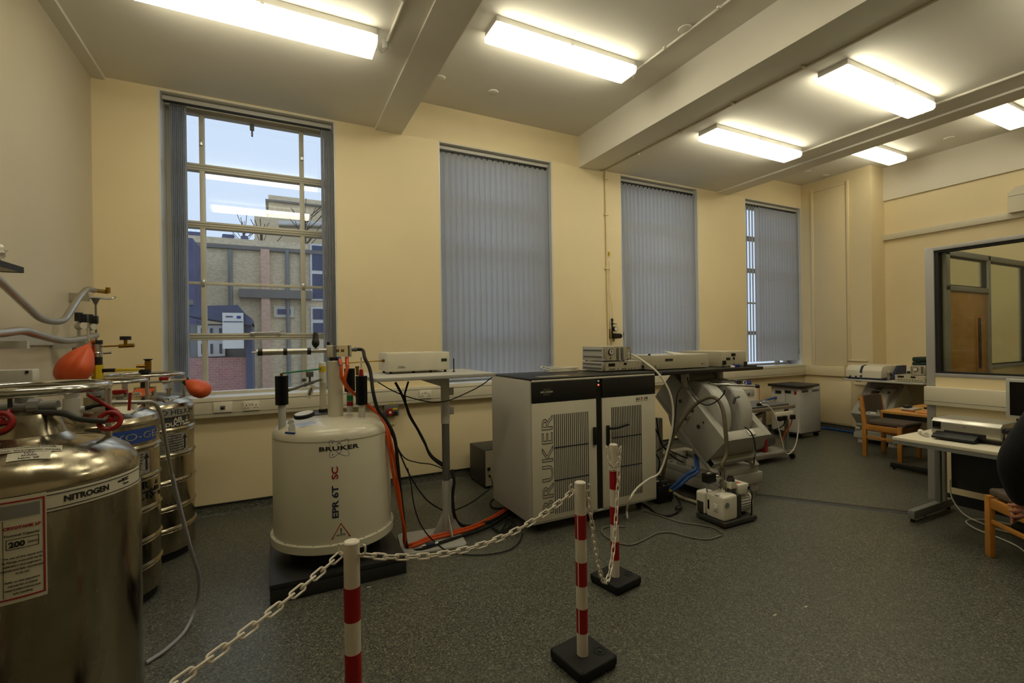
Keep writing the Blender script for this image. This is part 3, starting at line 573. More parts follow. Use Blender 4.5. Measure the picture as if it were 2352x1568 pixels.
MB().mesh([(cx - .06, cy - .26, 1.245), (cx + .06, cy - .27, 1.245), (cx + .10, cy - .17, 1.29), (cx - .02, cy - .16, 1.29), (cx - .06, cy - .26, 1.242), (cx + .06, cy - .27, 1.242), (cx + .10, cy - .17, 1.287), (cx - .02, cy - .16, 1.287)], [(0, 1, 2, 3), (4, 7, 6, 5), (0, 4, 5, 1), (1, 5, 6, 2), (2, 6, 7, 3), (3, 7, 4, 0)]).build('orange_tag', 'orange_rubber', T)
def band(T, nm, p0, p1, r, m):
    (a0, z1), (a1, z0) = cylhit(*p0, cx, cy, r), cylhit(*p1, cx, cy, r); MB().patch(cx, cy, r + .001, a0, a1, min(z0, z1), max(z0, z1)).build(nm, m, T, ang=60); return a0, a1
R = .31; c0 = cylhit(400, 930, cx, cy, R)[0]
MB().patch(cx, cy, R + .0135, c0 - .55, c0 + .42, 1.075, 1.14, 16, .001).build('name_band', 'label_silver', T, ang=60)
m = MB(); text_cyl(m, 'LIQUID HELIUM', .052, cx, cy, R + .014, c0 - .12, 1.105, sx=1.15); m.build('lettering', 'black_print', T)
MB().patch(cx, cy, R + .002, c0 - .62, c0 + .44, .995, 1.07, 18).build('brand_panel', 'charcoal', T, ang=60)
m = MB(); text_cyl(m, 'AIR', .042, cx, cy, R + .005, c0 + .08, 1.048, sx=1.1, bold=.001); text_cyl(m, 'PRODUCTS', .042, cx, cy, R + .005, c0 - .12, 1.015, sx=1.1, bold=.001); m.build('lettering', 'paper', T); m = MB()
def logo(m, cx, cy, r, a, z, s):
    for k, (u0, u1, v0) in enumerate(((.25, .45, .62), (.1, .55, .32), (-.1, .8, 0))):
        P = [(u0 * s, v0 * s), (u1 * s, v0 * s), ((u1 - .02 + .0) * s, (v0 + .2) * s), ((u0 + .14) * s, (v0 + .2) * s)]
        m.mesh([(cx + r * math.cos(a + u / r), cy + r * math.sin(a + u / r), z + v) for u, v in P], [(0, 1, 2, 3)])
logo(m, cx, cy, R + .006, c0 + .25, 1.0, .075); m.build('logo', 'paper', T)
MB().patch(cx, cy, R + .002, c0 - .5, c0 + .36, .80, .945, 16).build('data_plate', 'label_silver', T, ang=60)
m = MB()
for k in range(7): text_cyl(m, 'LIQUID HELIUM REFRIGERATED UN1963'[k:k + 26], .013, cx, cy, R + .005, c0 - .12 + .01 * k, .93 - .019 * k)
m.patch(cx, cy, R + .004, c0 + .24, c0 + .29, .82, .90, 3, .001); m.mesh([(cx + (R + .006) * math.cos(c0 + q), cy + (R + .006) * math.sin(c0 + q), z) for q, z in ((.2, .895), (.33, .895), (.265, .935))], [(0, 1, 2)]); m.build('plate_print', 'black_print', T)
# helium tank in the middle
cx, cy = -.99, 3.82; T = helium(cx, cy, 'ribbed steel helium tank with worn blue band between the other two tanks')
MB().cyl((cx, cy, 1.29), (cx, cy, 1.37), .035, n=16).cyl((cx, cy, 1.30), (cx, cy, 1.32), .055, n=16).build('neck', 'mid_grey', T)
MB().cyl((cx, cy, 1.36), (cx, cy, 1.40), .032, n=14).cyl((cx, cy, 1.49), (cx, cy, 1.54), .026, n=14).cyl((cx, cy, 1.62), (cx, cy, 1.645), .028, n=14).build('collar', 'black_plastic', T)
v = MB().cyl((cx, cy, 1.40), (cx, cy, 1.49), .03, n=8).build('ball_valve', 'yellow_plastic', T); MB().box(cx + .02, cx + .21, cy - .012, cy + .012, 1.445, 1.462, .004).build('lever', 'yellow_plastic', v); MB().box(cx + .02, cx + .09, cy - .013, cy + .013, 1.442, 1.465, .004).build('lever_stub', 'black_plastic', v)
MB().cyl((cx, cy, 1.54), (cx, cy, 1.62), .028, n=14).torus((cx, cy, 1.565), .03, .006, 20, 8).cyl((cx + .03, cy, 1.565), (cx + .07, cy, 1.567), .008, n=8).build('pipe_clamp', 'chrome', T)
v = MB().cyl((cx + .03, cy, 1.605), (cx + .19, cy - .02, 1.612), .005, n=8).cyl((cx + .11, cy - .01, 1.606), (cx + .19, cy - .02, 1.61), .012, n=8).cyl((cx + .145, cy - .015, 1.61), (cx + .145, cy - .015, 1.65), .01, n=8).build('needle_valve', 'brass', T); MB().cyl((cx + .145, cy - .015, 1.645), (cx + .145, cy - .015, 1.668), .03, n=14).build('valve_knob', 'black_plastic', v)
balloon(T, (cx - .015, cy - .04, 1.645), (cx - .13, cy - .10, 1.38), .135, 'half inflated orange rubber balloon with a black scribble')
MB().cyl((cx - .01, cy - .03, 1.635), (cx + .0, cy, 1.62), .012, n=10).build('balloon_neck', 'brass', T)
MB().cyl((cx - .02, cy - .02, 1.42), (cx - .05, cy + .02, 1.72), .007, n=8).build('thin_pipe', 'aluminium', T)
MB().cyl((cx + .04, cy - .08, 1.29), (cx + .24, cy - .12, 1.305), .013, n=10).cyl((cx + .12, cy - .1, 1.296), (cx + .16, cy - .11, 1.3), .026, n=8).build('side_arm', 'aluminium', T); MB().box(cx + .1, cx + .17, cy - .13, cy - .08, 1.31, 1.335, .004).build('red_lever', 'red_plastic', T)
MB().mesh([(cx + .10, cy - .29, 1.20), (cx + .22, cy - .23, 1.20), (cx + .25, cy - .15, 1.24), (cx + .13, cy - .2, 1.24)], [(0, 1, 2, 3)]).cyl((cx + .22, cy - .19, 1.2), (cx + .22, cy - .19, 1.26), .016, n=10).build('dome_label', 'paper', T)
c0 = cylhit(330, 1000, cx, cy, R)[0]
MB().patch(cx, cy, R + .002, c0 - .95, c0 + .34, 1.01, 1.095, 20).build('worn_blue_band', 'blue_print', T, ang=60)
m = MB(); text_cyl(m, 'CRYO-GEAR', .06, cx, cy, R + .004, c0 - .12, 1.05, sx=1.5); m.build('band_lettering', 'label_silver', T)
MB().patch(cx, cy, R + .002, c0 - .6, c0 + .12, .81, .95, 16).build('data_plate', 'label_silver', T, ang=60)
m = MB()
for k in range(7): text_cyl(m, 'LIQUID HELIUM REFRIGERATED'[k:], .013, cx, cy, R + .005, c0 - .32, .935 - .018 * k)
m.patch(cx, cy, R + .004, c0 + .02, c0 + .065, .83, .91, 3, .001); m.mesh([(cx + (R + .006) * math.cos(c0 + q), cy + (R + .006) * math.sin(c0 + q), z) for q, z in ((-.02, .905), (.105, .905), (.042, .94))], [(0, 1, 2)])
m.build('plate_print', 'black_print', T); m = MB(); text_cyl(m, 'AIR', .068, cx, cy, R + .003, c0 - .08, .735, sx=1.1, bold=.0015); text_cyl(m, 'PRODUCTS', .068, cx, cy, R + .003, c0 - .37, .672, sx=1.1, bold=.0015); m.build('lettering', 'black_print', T); m = MB(); logo(m, cx, cy, R + .004, c0 + .2, .64, .13); m.build('logo', 'black_print', T)
# nitrogen tank
cx, cy, R = -.822, 2.36, .335; T = thing('nitrogen_dewar', 'smooth steel liquid nitrogen tank with white NITROGEN band and paper chart', 'gas tank', (cx, cy, 0))
MB().lathe([(.30, .03), (R, .035), (R, .06), (R, 1.06), (R - .004, 1.065), (R - .004, 1.13), (R - .002, 1.14), (R - .012, 1.17), (R - .035, 1.205), (R - .08, 1.235), (.2, 1.255), (.14, 1.265), (.115, 1.285), (.10, 1.33), (.085, 1.36), (.05, 1.37), (0, 1.37)], (cx, cy, 0), 72).build('vessel', 'dewar_steel', T, ang=30)
MB().lathe([(.26, 0), (.30, 0), (.30, .035), (.26, .035)], (cx, cy, 0), 40).build('foot_ring', 'black_rubber', T)
ring(T, cx, cy, 1.452, .235, .0165, (.25, 2.35, 3.9), 1.22)
a0 = cylhit(106, 1150, cx, cy, R)[0]; a1 = -.05
MB().patch(cx, cy, R + .001, a0 - .1, a1, 1.065, 1.128, 30).build('name_band', 'paper', T, ang=60)
MB().patch(cx, cy, R + .0035, a0, a1, 1.073, 1.0755, 30, .001).patch(cx, cy, R + .0035, a0, a1, 1.118, 1.1205, 30, .001).build('band_rule', 'black_print', T, ang=60)
m = MB(); text_cyl(m, 'NITROGEN', .027, cx, cy, R + .003, cylhit(202, 1128, cx, cy, R)[0], 1.096, sx=1.0, bold=.0009); m.build('band_lettering', 'black_print', T); m = MB()
aa = cylhit(285, 1100, cx, cy, R)[0]; text_cyl(m, 'BOC', .016, cx, cy, R + .003, aa, 1.105, bold=.0006); text_cyl(m, 'Gases', .012, cx, cy, R + .003, aa + .01, 1.09); m.patch(cx, cy, R + .003, aa - .1, aa - .055, 1.1, 1.107, 3, .001); m.build('maker_lettering', 'black_print', T)
zz = cylhit(108, 1362, cx, cy, R)[1]; zt = cylhit(106, 1136, cx, cy, R)[1]; al = a0 - 1.15
ch = MB().patch(cx, cy, R + .003, al, a0, zz, zt + .01, 26).build('paper_chart', 'paper', T, ang=60)
m = MB(); m.patch(cx, cy, R + .0056, a0 - .026, a0 - .012, zz + .012, zt - .002, 3, .001); m.patch(cx, cy, R + .0056, al, a0 - .012, zt - .006, zt - .001, 24, .001); m.patch(cx, cy, R + .0056, al, a0 - .012, zz + .012, zz + .017, 24, .001)
text_cyl(m, 'CRYOTANK LP', .0125, cx, cy, R + .005, a0 - .165, zt - .085, bold=.0005); m.patch(cx, cy, R + .0056, a0 - .38, a0 - .31, zt - .185, zt - .17, 3, .001); m.build('red_print', 'red_print', ch)
MB().patch(cx, cy, R + .0052, a0 - .42, a0 - .045, zt - .055, zt - .014, 12, .001).build('grey_box', 'mid_grey', ch)
m = MB(); text_cyl(m, 'Nominal Capacity', .011, cx, cy, R + .005, a0 - .165, zt - .108); text_cyl(m, '200', .024, cx, cy, R + .005, a0 - .2, zt - .138, bold=.001); text_cyl(m, 'Litres', .011, cx, cy, R + .005, a0 - .09, zt - .136)
for z in (zt - .121, zt - .152): m.patch(cx, cy, R + .005, a0 - .27, a0 - .055, z, z + .0015, 8, .001)
for aq in (a0 - .27, a0 - .058): m.patch(cx, cy, R + .005, aq, aq + .004, zt - .152, zt - .12, 2, .001)
for k, tx in enumerate(('The use of this vessel and', 'its fittings must only be by', 'operators and engineers', 'trained and fully conversant', 'in its use', '', 'Refer to the operators', 'manual for product', 'hazard information and', 'safe handling')):
    if tx: text_cyl(m, tx, .0085, cx, cy, R + .005, a0 - .165, zt - .178 - .0125 * k)
m.patch(cx, cy, R + .005, a0 - .29, a0 - .287, zz + .02, zt - .06, 2, .001); m.build('chart_print', 'black_print', ch)
DOME = [(0, 1.268), (.14, 1.265), (.2, 1.255), (R - .08, 1.235), (R - .035, 1.205), (R - .012, 1.17), (R, 1.13)]
def dome_z(r):
    for (r0, z0), (r1, z1) in zip(DOME, DOME[1:]):
        if r <= r1: return z0 + (z1 - z0) * (r - r0) / (r1 - r0)
    return 0
def domehit(px, py):                                   # where a sight line meets the domed top
    d = ray(px, py); t = 1.2
    while t < 3.5:
        q = CAMP + d * t
        if q.z < dome_z(math.hypot(q.x - cx, q.y - cy)) + .0015: return q
        t += .001
    return q
def stick(px4, lines, size):                           # paper label following the dome; corners TL, TR, BR, BL
    C4 = [domehit(*p) for p in px4]; n, k = 14, 4
    def at(u, v, h=0):
        p = (C4[0] * (1 - u) + C4[1] * u) * (1 - v) + (C4[3] * (1 - u) + C4[2] * u) * v; return Vector((p.x, p.y, dome_z(math.hypot(p.x - cx, p.y - cy)) + .002 + h))
    vs = [at(a / n, b / k) for b in range(k + 1) for a in range(n + 1)]; fs = [(b * (n + 1) + a, b * (n + 1) + a + 1, (b + 1) * (n + 1) + a + 1, (b + 1) * (n + 1) + a) for b in range(k) for a in range(n)]
    o = MB().mesh(vs, fs).build('paper_label', 'paper', T, ang=60); m = MB(); W4 = (C4[1] - C4[0]).length; H4 = (C4[3] - C4[0]).length
    for q, tx in enumerate(lines):
        tv, tf = text_uv(tx, size, bold=.0003, ext=0); m.mesh([at(.5 + x / W4, (q + .5) / len(lines) - y / H4, .0012) for x, y, z in tv], tf)
    m.build('label_print', 'black_print', o)
stick([(-60, 1040), (144, 1023), (143, 1036), (-60, 1053)], ['www.boccryospeed.co.uk', 'For all your Cryogenic needs'], .0175)
stick([(17, 1043), (118, 1036), (115, 1054), (13, 1062)], ['I.C.L', 'SPARE', "NOV '05"], .014)
p = atz(190, 1030, 1.225); o = MB().cyl((p.x, p.y, 1.215), (p.x, p.y, 1.25), .021, n=20).build('relief_cap', 'aluminium', T); MB().cyl((p.x, p.y, 1.212), (p.x, p.y, 1.219), .024, n=20).build('cap_seal', 'black_rubber', o)
# valves on the nitrogen tank
MB().cyl((cx - .18, cy, 1.385), (cx + .10, cy - .02, 1.385), .02, n=12).cyl((cx, cy, 1.36), (cx, cy, 1.42), .026, n=12).cyl((cx + .02, cy - .02, 1.385), (cx + .05, cy - .02, 1.385), .03, n=8).build('manifold', 'mid_grey', T)
MB().cyl((cx + .14, cy - .02, 1.34), (cx + .14, cy - .02, 1.41), .03, .026, 14).cyl((cx + .14, cy - .02, 1.41), (cx + .14, cy - .02, 1.45), .02, .03, 14).cyl((cx + .09, cy - .02, 1.365), (cx + .24, cy - .02, 1.365), .013, n=10).build('white_valve_body', 'white_gloss', T)
for x, y, z in ((cx - .03, cy - .1, 1.345), (cx + .26, cy - .06, 1.32)):
    h = MB().torus((x, y, z), .033, .009, 24, 8, Matrix.Rotation(1.2, 3, 'X')).cyl((x, y, z), (x, y + .07, z + .03), .01, n=8).box(x - .036, x + .036, y - .005, y + .005, z - .006, z + .006).build('red_handwheel', 'red_plastic', T)
MB().tube([(cx + .02, cy - .03, 1.365), (cx + .12, cy - .06, 1.36), (cx + .18, cy - .08, 1.335), (cx + .25, cy - .07, 1.32)], .011, 10).build('bent_pipe', 'charcoal', T)
MB().tube([(cx + .18, cy - .03, 1.37), (cx + .23, cy - .02, 1.372), (cx + .29, cy - .03, 1.33)], .01, 8).build('black_pipe', 'black_plastic', T)
MB().box(-.006, .006, -.004, .004, 0, .12).build('x', 'red_plastic') if False else None
p = Vector((cx + .28, cy - .03, 1.345)); MB().cyl(p, p + Vector((-.09, .0, .075)), .007, n=8).build('red_lever', 'red_plastic', T); MB().cyl((cx + .31, cy - .02, 1.35), (cx + .315, cy - .02, 1.42), .005, n=8).build('red_lever', 'red_plastic', T)
MB().cyl((cx - .02, cy - .05, 1.39), (cx - .02, cy - .05, 1.435), .007, n=8).cyl((cx - .02, cy - .05, 1.432), (cx - .02, cy - .05, 1.445), .016, n=12).build('gauge_stem', 'black_plastic', T)
P = [(cx + .24, cy - .01, 1.365), tuple(atd(250, 925, 2.56)), tuple(atd(320, 923, 2.66)), tuple(atd(352, 925, 2.72)), tuple(atd(368, 948, 2.76)), tuple(atd(378, 1000, 2.8)), tuple(atd(396, 1098, 2.9))]
MB().tube(P, .0085, 10).build('delivery_pipe', 'aluminium', T)
P = [tuple(atd(395, 1090, 2.9)), tuple(atd(412, 1160, 2.95)), tuple(atd(438, 1260, 3.05)), tuple(atd(457, 1325, 3.18)), tuple(atd(452, 1385, 3.3)), tuple(atz(425, 1448, .012)), tuple(atz(380, 1492, .011)), tuple(atz(335, 1522, .011))]
MB().tube(P, .010, 10, 8).build('clear_hose', 'clear_hose', T)
tag(MB().box(*(lambda p: (p.x - .30, p.x, p.y, p.y + .07))(aty(76, 870, 3.02)), aty(70, 892, 3.02).z, aty(70, 847, 3.02).z, .006).build('junction_box', 'side_grey'), 'plain grey junction box behind the nitrogen tank ring', 'box') if False else None
T = thing('junction_box', 'plain grey junction box on a bracket from the left wall', 'box', (-1.2, 3.1, 1.3)); p = aty(75, 848, 3.05); z0 = aty(75, 892, 3.05).z
MB().box(XL + .004, p.x, 3.05, 3.13, z0, p.z, .006).build('case', 'side_grey', T); MB().cyl((p.x - .02, 3.052, p.z - .012), (p.x - .02, 3.046, p.z - .012), .007, n=10).build('screw', 'black_plastic', T); MB().cyl((p.x - .15, 3.052, p.z - .012), (p.x - .15, 3.046, p.z - .012), .007, n=10).build('screw', 'black_plastic', T)
MB().box(XL, XL + .02, 3.06, 3.12, z0 - .12, z0 + .02).build('wall_bracket', 'light_grey', T)
# wall shelf, bagged parts, transfer hoses
T = thing('wall_shelf', 'dark edged shelf bracketed high on the left wall', 'shelf', (-1.24, 2.4, 1.98)); MB().box(XL, -1.1, 1.7, 3.16, 1.975, 1.998, .002).build('board', 'instrument_beige', T); MB().box(-1.1, -1.096, 1.7, 3.16, 1.972, 2.0).box(XL, -1.096, 3.16, 3.164, 1.972, 2.0).build('edging', 'black_trim', T)
for y in (2.0, 3.0): MB().prism([(XL, 1.975), (-1.2, 1.975), (XL, 1.8)], 'y', y, y + .02).build('bracket', 'mid_grey', T)
random.seed(3)
for k, (x, y, sx, sy, sz) in enumerate(((-1.17, 2.98, .07, .13, .05), (-1.22, 2.72, .09, .1, .085))):
    m = MB(); m.ell((x, y, 2.0 + sz), sx, sy, sz, 22, 12)
    for v in m.bm.verts: d = random.uniform(.8, 1.12); v.co = Vector((x + (v.co.x - x) * d, y + (v.co.y - y) * d, max(2.0005, 2.0 + (v.co.z - 2.0) * d)))
    tag(m.build('plastic_bag', 'clear_bag', smooth=True, ang=25), ('low' if k == 0 else 'taller') + ' crumpled clear plastic bag of parts on the high shelf', 'bag')
def ribbed(name, label, P, r, m, cat='hose'):
    Q = cr_spline(P, 26); return tag(MB().sweep(Q, [r * (1.0 if k % 2 else .9) for k in range(len(Q))], 12).build(name, m, ang=80), label, cat)
X0 = -1.25
ribbed('transfer_hose', 'flexible steel hose sagging from the shelf to a brass valve', [tuple(atx(x / 4.9, 560 + y / 4.9, X0)) for x, y in ((-250, 200), (0, 420), (300, 700), (450, 830), (600, 872), (720, 850), (800, 740), (900, 590), (985, 512), (1060, 522))], .021, 'aluminium')
T = thing('valve_fork', 'brass valve with forked bracket fixed in the wall corner', 'valve', (-1.32, 5.0, 1.95)); q = atx(1060 / 4.9, 560 + 522 / 4.9, X0)
MB().cyl(q, q + Vector((.05, .12, .0)), .016, n=10).cyl(q + Vector((.06, .1, -.01)), q + Vector((.06, .1, .035)), .016, n=10).build('valve', 'brass', T)
MB().tube([q + Vector((-.05, -.05, -.06)), q + Vector((.0, .05, -.055)), q + Vector((.06, .16, -.05)), q + Vector((.09, .18, -.03))], .009, 8).box(XL, q.x - .02, q.y - .06, q.y - .03, q.z - .09, q.z - .03).build('fork', 'aluminium', T); MB().cyl(q + Vector((-.0, .03, -.06)), q + Vector((0, .03, -.11)), .03, .008, 12).cyl(q + Vector((0, .03, -.1)), q + Vector((0, .03, -.42)), .007, n=8).build('drop_pipe', 'tube_grey', T)
X1 = -1.2
ribbed('transfer_hose', 'flexible steel hose lying along the wall bracket above the middle tank', [tuple(atx(x / 4.9, 560 + y / 4.9, X1)) for x, y in ((-250, 1010), (20, 1000), (250, 978), (420, 1020), (600, 1068), (750, 1088), (950, 1062), (1080, 1030))], .023, 'aluminium')
T = thing('pipe_bracket', 'wall bracket with two black capped valves near the room corner', 'bracket', (-1.3, 4.5, 1.55))
for dy in (4.40, 4.62):
    MB().cyl((-1.24, dy, 1.47), (-1.24, dy, 1.83), .012, n=8).cyl((-1.24, dy - .02, 1.75), (-1.20, dy - .05, 1.755), .024, n=12).build('valve_pipe', 'aluminium', T); MB().cyl((-1.24, dy, 1.79), (-1.24, dy, 1.85), .024, n=12).box(-1.235, -1.19, dy - .02, dy + .02, 1.78, 1.84, .004).build('black_cap', 'black_plastic', T); MB().box(-1.27, -1.2, dy - .04, dy + .04, 1.53, 1.60, .006).build('block', 'tube_grey', T)
MB().cyl((XL, 3.4, 1.66), (XL + .04, 3.4, 1.66), .02, n=8).box(XL, XL + .02, 3.3, 4.7, 1.62, 1.68).build('wall_rail', 'light_grey', T); [MB().box(XL, -1.17, q, q + .03, 1.60, 1.64).build('arm', 'side_grey', T) for q in (3.4, 4.36)]
# ------------------------------------------------------------------ superconducting magnet
cx, cy, R = .384, 3.70, .404
T = thing('magnet_plinth', 'low black plinth under the white cryomagnet', 'plinth', (.383, 3.69, 0)); MB().box(-.04, .805, 3.268, 4.12, 0, .085, .003).build('base_block', 'plinth_black', T); MB().box(-.042, .807, 3.266, 4.122, .087, .12, .004).build('top_board', 'plinth_black', T)
T = thing('cryomagnet', 'white cylindrical superconducting magnet lettered EPR 6T SC on black plinth', 'magnet', (cx, cy, .12))
for a in (.5, 1.5, 2.6, 3.7, 4.4, 5.0, 5.7): MB().cyl((cx + .3 * math.cos(a), cy + .3 * math.sin(a), .12), (cx + .3 * math.cos(a), cy + .3 * math.sin(a), .226), .045, n=16).build('foot', 'black_rubber', T)
MB().lathe([(.0, .226), (.415, .226), (.422, .232), (.422, .282), (.416, .287), (.39, .288)], (cx, cy, 0), 72).build('base_flange', 'magnet_white', T)
for k in range(24): a = k * math.pi / 12 + .1; MB().cyl((cx + .413 * math.cos(a), cy + .413 * math.sin(a), .284), (cx + .413 * math.cos(a), cy + .413 * math.sin(a), .292), .004, n=6).build('flange_bolt', 'aluminium', T)
MB().lathe([(R, .287), (R, .945), (R - .003, .952), (R - .003, .956), (R, .962), (R - .004, .985), (R - .018, 1.012), (R - .045, 1.035), (R - .085, 1.05), (.15, 1.066), (0, 1.072)], (cx, cy, 0), 96).build('vessel', 'magnet_white', T, ang=30)
def neck(x, y, r, z0, z1, m, nm='neck'): return MB().lathe([(0, z0), (r, z0), (r, z1 - .004), (r - .004, z1), (0, z1)], (x, y, 0), 32).build(nm, m, T)
neck(.402, 3.70, .053, 1.05, 1.478, 'magnet_white', 'bore_tube'); neck(.402, 3.70, .04, 1.478, 1.505, 'black_plastic', 'bore_collar')
def finned(x, y, z0, z1, zb, st):
    neck(x, y, .024, zb, z0, st, 'stem'); m = MB(); n = 28; pr = []
    for k in range(2 * n): a = math.pi * k / n; r = .041 if k % 2 else .036; pr.append((x + r * math.cos(a), y + r * math.sin(a)))
    m.prism(pr, 'z', z0, z1).build('finned_head', 'black_plastic', T)
finned(.045, 3.6, 1.19, 1.387, 1.02, 'light_grey'); finned(.573, 3.6, 1.153, 1.362, 1.02, 'light_grey'); finned(.545, 4.0, 1.215, 1.40, 1.02, 'light_grey')
MB().lathe([(.0255, 1.14), (.0255, 1.185)], (.545, 4.0, 0), 20).build('green_label', 'green_plastic', T); MB().lathe([(.0255, 1.10), (.0255, 1.135)], (.545, 4.0, 0), 20).build('red_label', 'red_plastic', T)
neck(.335, 3.93, .032, 1.05, 1.10, 'black_rubber', 'lead_base'); neck(.335, 3.93, .024, 1.10, 1.30, 'magnet_white', 'lead_tube'); neck(.335, 3.93, .026, 1.30, 1.46, 'gauge_white', 'lead_head'); MB().lathe([(.027, 1.385), (.027, 1.43)], (.335, 3.93, 0), 20).build('yellow_label', 'yellow_plastic', T)
neck(.30, 3.9, .09, 1.055, 1.075, 'charcoal', 'lead_flange')
# disc lid lying on the dome
M = Matrix.Translation(aty(699, 953, 3.52)) @ Matrix.Rotation(-.14, 4, 'Y') @ Matrix.Rotation(.10, 4, 'X'); o = MB(M).lathe([(0, -.012), (.064, -.012), (.067, -.006), (.067, .01), (.062, .014), (0, .014)], n=36).build('disc_lid', 'black_rubber', T); MB(M).lathe([(0, .0142), (.06, .0142), (.06, .0155), (0, .0155)], n=36).build('disc_face', 'side_grey', o)
for x, y in ((.10, 3.43), (.10, 3.62)):
    M = Matrix.Translation((x, y, 1.03)) @ Matrix.Rotation(.5, 4, 'Z'); pts = [(-.022, 0), (.022, 0), (.022, .03), (.012, .05), (-.012, .05), (-.022, .03)]; MB(M).prism(pts, 'y', -.004, .004).torus((0, 0, .03), .011, .003, 16, 6, Matrix.Rotation(math.pi / 2, 3, 'X')).build('lifting_lug', 'light_grey', T)
MB().patch(cx, cy, R - .028, 3.72, 3.95, 1.0, 1.02, 6, .012).build('maker_label', 'blue_print', T)
# horizontal drive arm and clear box on the bore
o = MB().cyl((.352, 3.7, 1.553), (.20, 3.7, 1.552), .016, n=16).cyl((.215, 3.7, 1.552), (-.0, 3.7, 1.551), .0215, n=18).cyl((.0, 3.7, 1.551), (-.105, 3.7, 1.55), .0225, n=18).cyl((-.105, 3.7, 1.55), (-.135, 3.7, 1.55), .005, n=8).build('drive_arm', 'aluminium', T)
for x0, x1 in ((-.098, -.07), (.06, .085), (.215, .24)): MB().cyl((x0, 3.7, 1.551), (x1, 3.7, 1.551), .025, n=18).build('arm_ring', 'black_plastic', o)
MB().lathe([(.004, 1.57), (.018, 1.585), (.026, 1.60), (.026, 1.625), (.022, 1.63), (.018, 1.675), (.012, 1.688), (0, 1.69)], (.272, 3.7, 0), 8).build('drive_knob', 'black_plastic', T)
MB().box(.345, .385, 3.655, 3.745, 1.503, 1.592, .006).build('probe_head', 'instrument_beige', T); MB().box(.50, .515, 3.655, 3.745, 1.503, 1.592, .004).build('probe_end_plate', 'instrument_beige', T); MB().box(.386, .50, 3.65, 3.745, 1.505, 1.588, .004).build('clear_box', 'clear_plastic', T); MB().cyl((.42, 3.69, 1.54), (.42, 3.69, 1.56), .012, n=10).cyl((.455, 3.69, 1.54), (.455, 3.69, 1.56), .012, n=10).build('copper_stub', 'brass', T)
MB().cyl((.36, 3.72, 1.59), (.36, 3.72, 1.615), .012, n=12).build('small_cap', 'black_plastic', T); MB().cyl((.515, 3.7, 1.555), (.56, 3.7, 1.557), .013, n=12).cyl((.545, 3.7, 1.557), (.552, 3.7, 1.557), .018, n=12).build('cable_gland', 'tube_grey', T)
o = MB().cyl((.573, 3.6, 1.36), (.573, 3.6, 1.41), .017, .013, 12).build('red_port', 'red_plastic', T); MB().cyl((.573, 3.6, 1.41), (.573, 3.6, 1.50), .006, n=8).build('port_rod', 'gauge_white', o); MB().cyl((.545, 3.6, 1.37), (.545, 3.6, 1.43), .011, n=10).cyl((.545, 3.6, 1.42), (.545, 3.6, 1.435), .015, n=10).build('brass_fitting', 'brass', T)
MB().cyl((.045, 3.6, 1.387), (.045, 3.6, 1.405), .01, n=10).build('port_nipple', 'brass', T); MB().cyl((.055, 3.6, 1.405), (.32, 3.9, 1.41), .006, n=10).build('green_line', 'green_glass', T)
MB().cyl((.085, 3.6, 1.285), (.15, 3.68, 1.295), .010, n=10).cyl((.13, 3.66, 1.292), (.33, 3.92, 1.33), .009, n=10).cyl((.2, 3.75, 1.305), (.26, 3.83, 1.316), .013, n=10).build('valve_arm', 'tube_grey', T); MB().box(.21, .26, 3.77, 3.81, 1.36, 1.40, .004).cyl((.235, 3.79, 1.31), (.235, 3.79, 1.36), .008, n=8).cyl((.20, 3.77, 1.34), (.19, 3.75, 1.34), .014, n=10).build('relief_valve', 'tube_grey', T); M = Matrix.Translation((.235, 3.74, 1.255)) @ Matrix.Rotation(.35, 4, 'Y'); o = MB(M).box(-.018, .018, -.001, .001, -.05, .05).build('paper_tag', 'paper', T); m = MB(); text_flat(m, 'GREEN', .018, M @ Vector((0, -.002, 0)), M.to_3x3() @ Vector((0, 0, 1)), M.to_3x3() @ Vector((-1, 0, 0)), bold=.0004); m.build('tag_print', 'black_print', o)
# lettering on the vessel
def ang(px, py): return cylhit(px, py, cx, cy, R)
def bruker_logo(m_text, m_orb, place, s):          # place(u, v, h) puts a point on the surface
    vs, fs = text_uv('BRUKER', .030 * s, sx=1.75, spacing=1.05, bold=.0008 * s); m_text.mesh([place(x, y, .0012 + z) for x, y, z in vs], fs)
    for sg in (-1, 1):
        P = []
        for k in range(40):
            t = 2 * math.pi * k / 40; u, v = .062 * s * math.cos(t), .021 * s * math.sin(t); c, q = math.cos(.72 * sg), math.sin(.72 * sg); P.append((u * c - v * q, (u * q + v * c)))
        for k in range(40):
            a, b = Vector(P[k]), Vector(P[(k + 1) % 40]); mid = (a + b) / 2
            if abs(mid.y) < .014 * s and abs(mid.x) < .075 * s and not -.0 < 0: continue
            n = Vector((-(b - a).y, (b - a).x)).normalized() * .0009 * s; m_orb.mesh([place(*(a - n), .0012), place(*(b - n), .0012), place(*(b + n), .0012), place(*(a + n), .0012)], [(0, 1, 2, 3)])
        for k in (10 if sg > 0 else 30,):
            pass
    for sg in (-1, 1):
        c = Vector((-.032 * s, .030 * s * sg)); m_orb.mesh([place(c.x + .0032 * s * math.cos(t * math.pi / 4), c.y + .0032 * s * math.sin(t * math.pi / 4), .0014) for t in range(8)], [tuple(range(8))])
def onmag(a, z): return lambda u, v, h: (cx + (R + h) * math.cos(a + u / R), cy + (R + h) * math.sin(a + u / R), z + v)
mt, mo = MB(), MB(); bruker_logo(mt, mo, onmag(*ang(779, 1029)), 1.28); mt.build('logo_lettering', 'black_print', T); mo.build('logo_orbits', 'blue_print', T)
aL, zL = ang(771, 1150); zE0, zE1 = ang(771, 1196)[1], ang(771, 1110)[1]; zS0, zS1 = ang(771, 1101)[1], ang(771, 1070)[1]
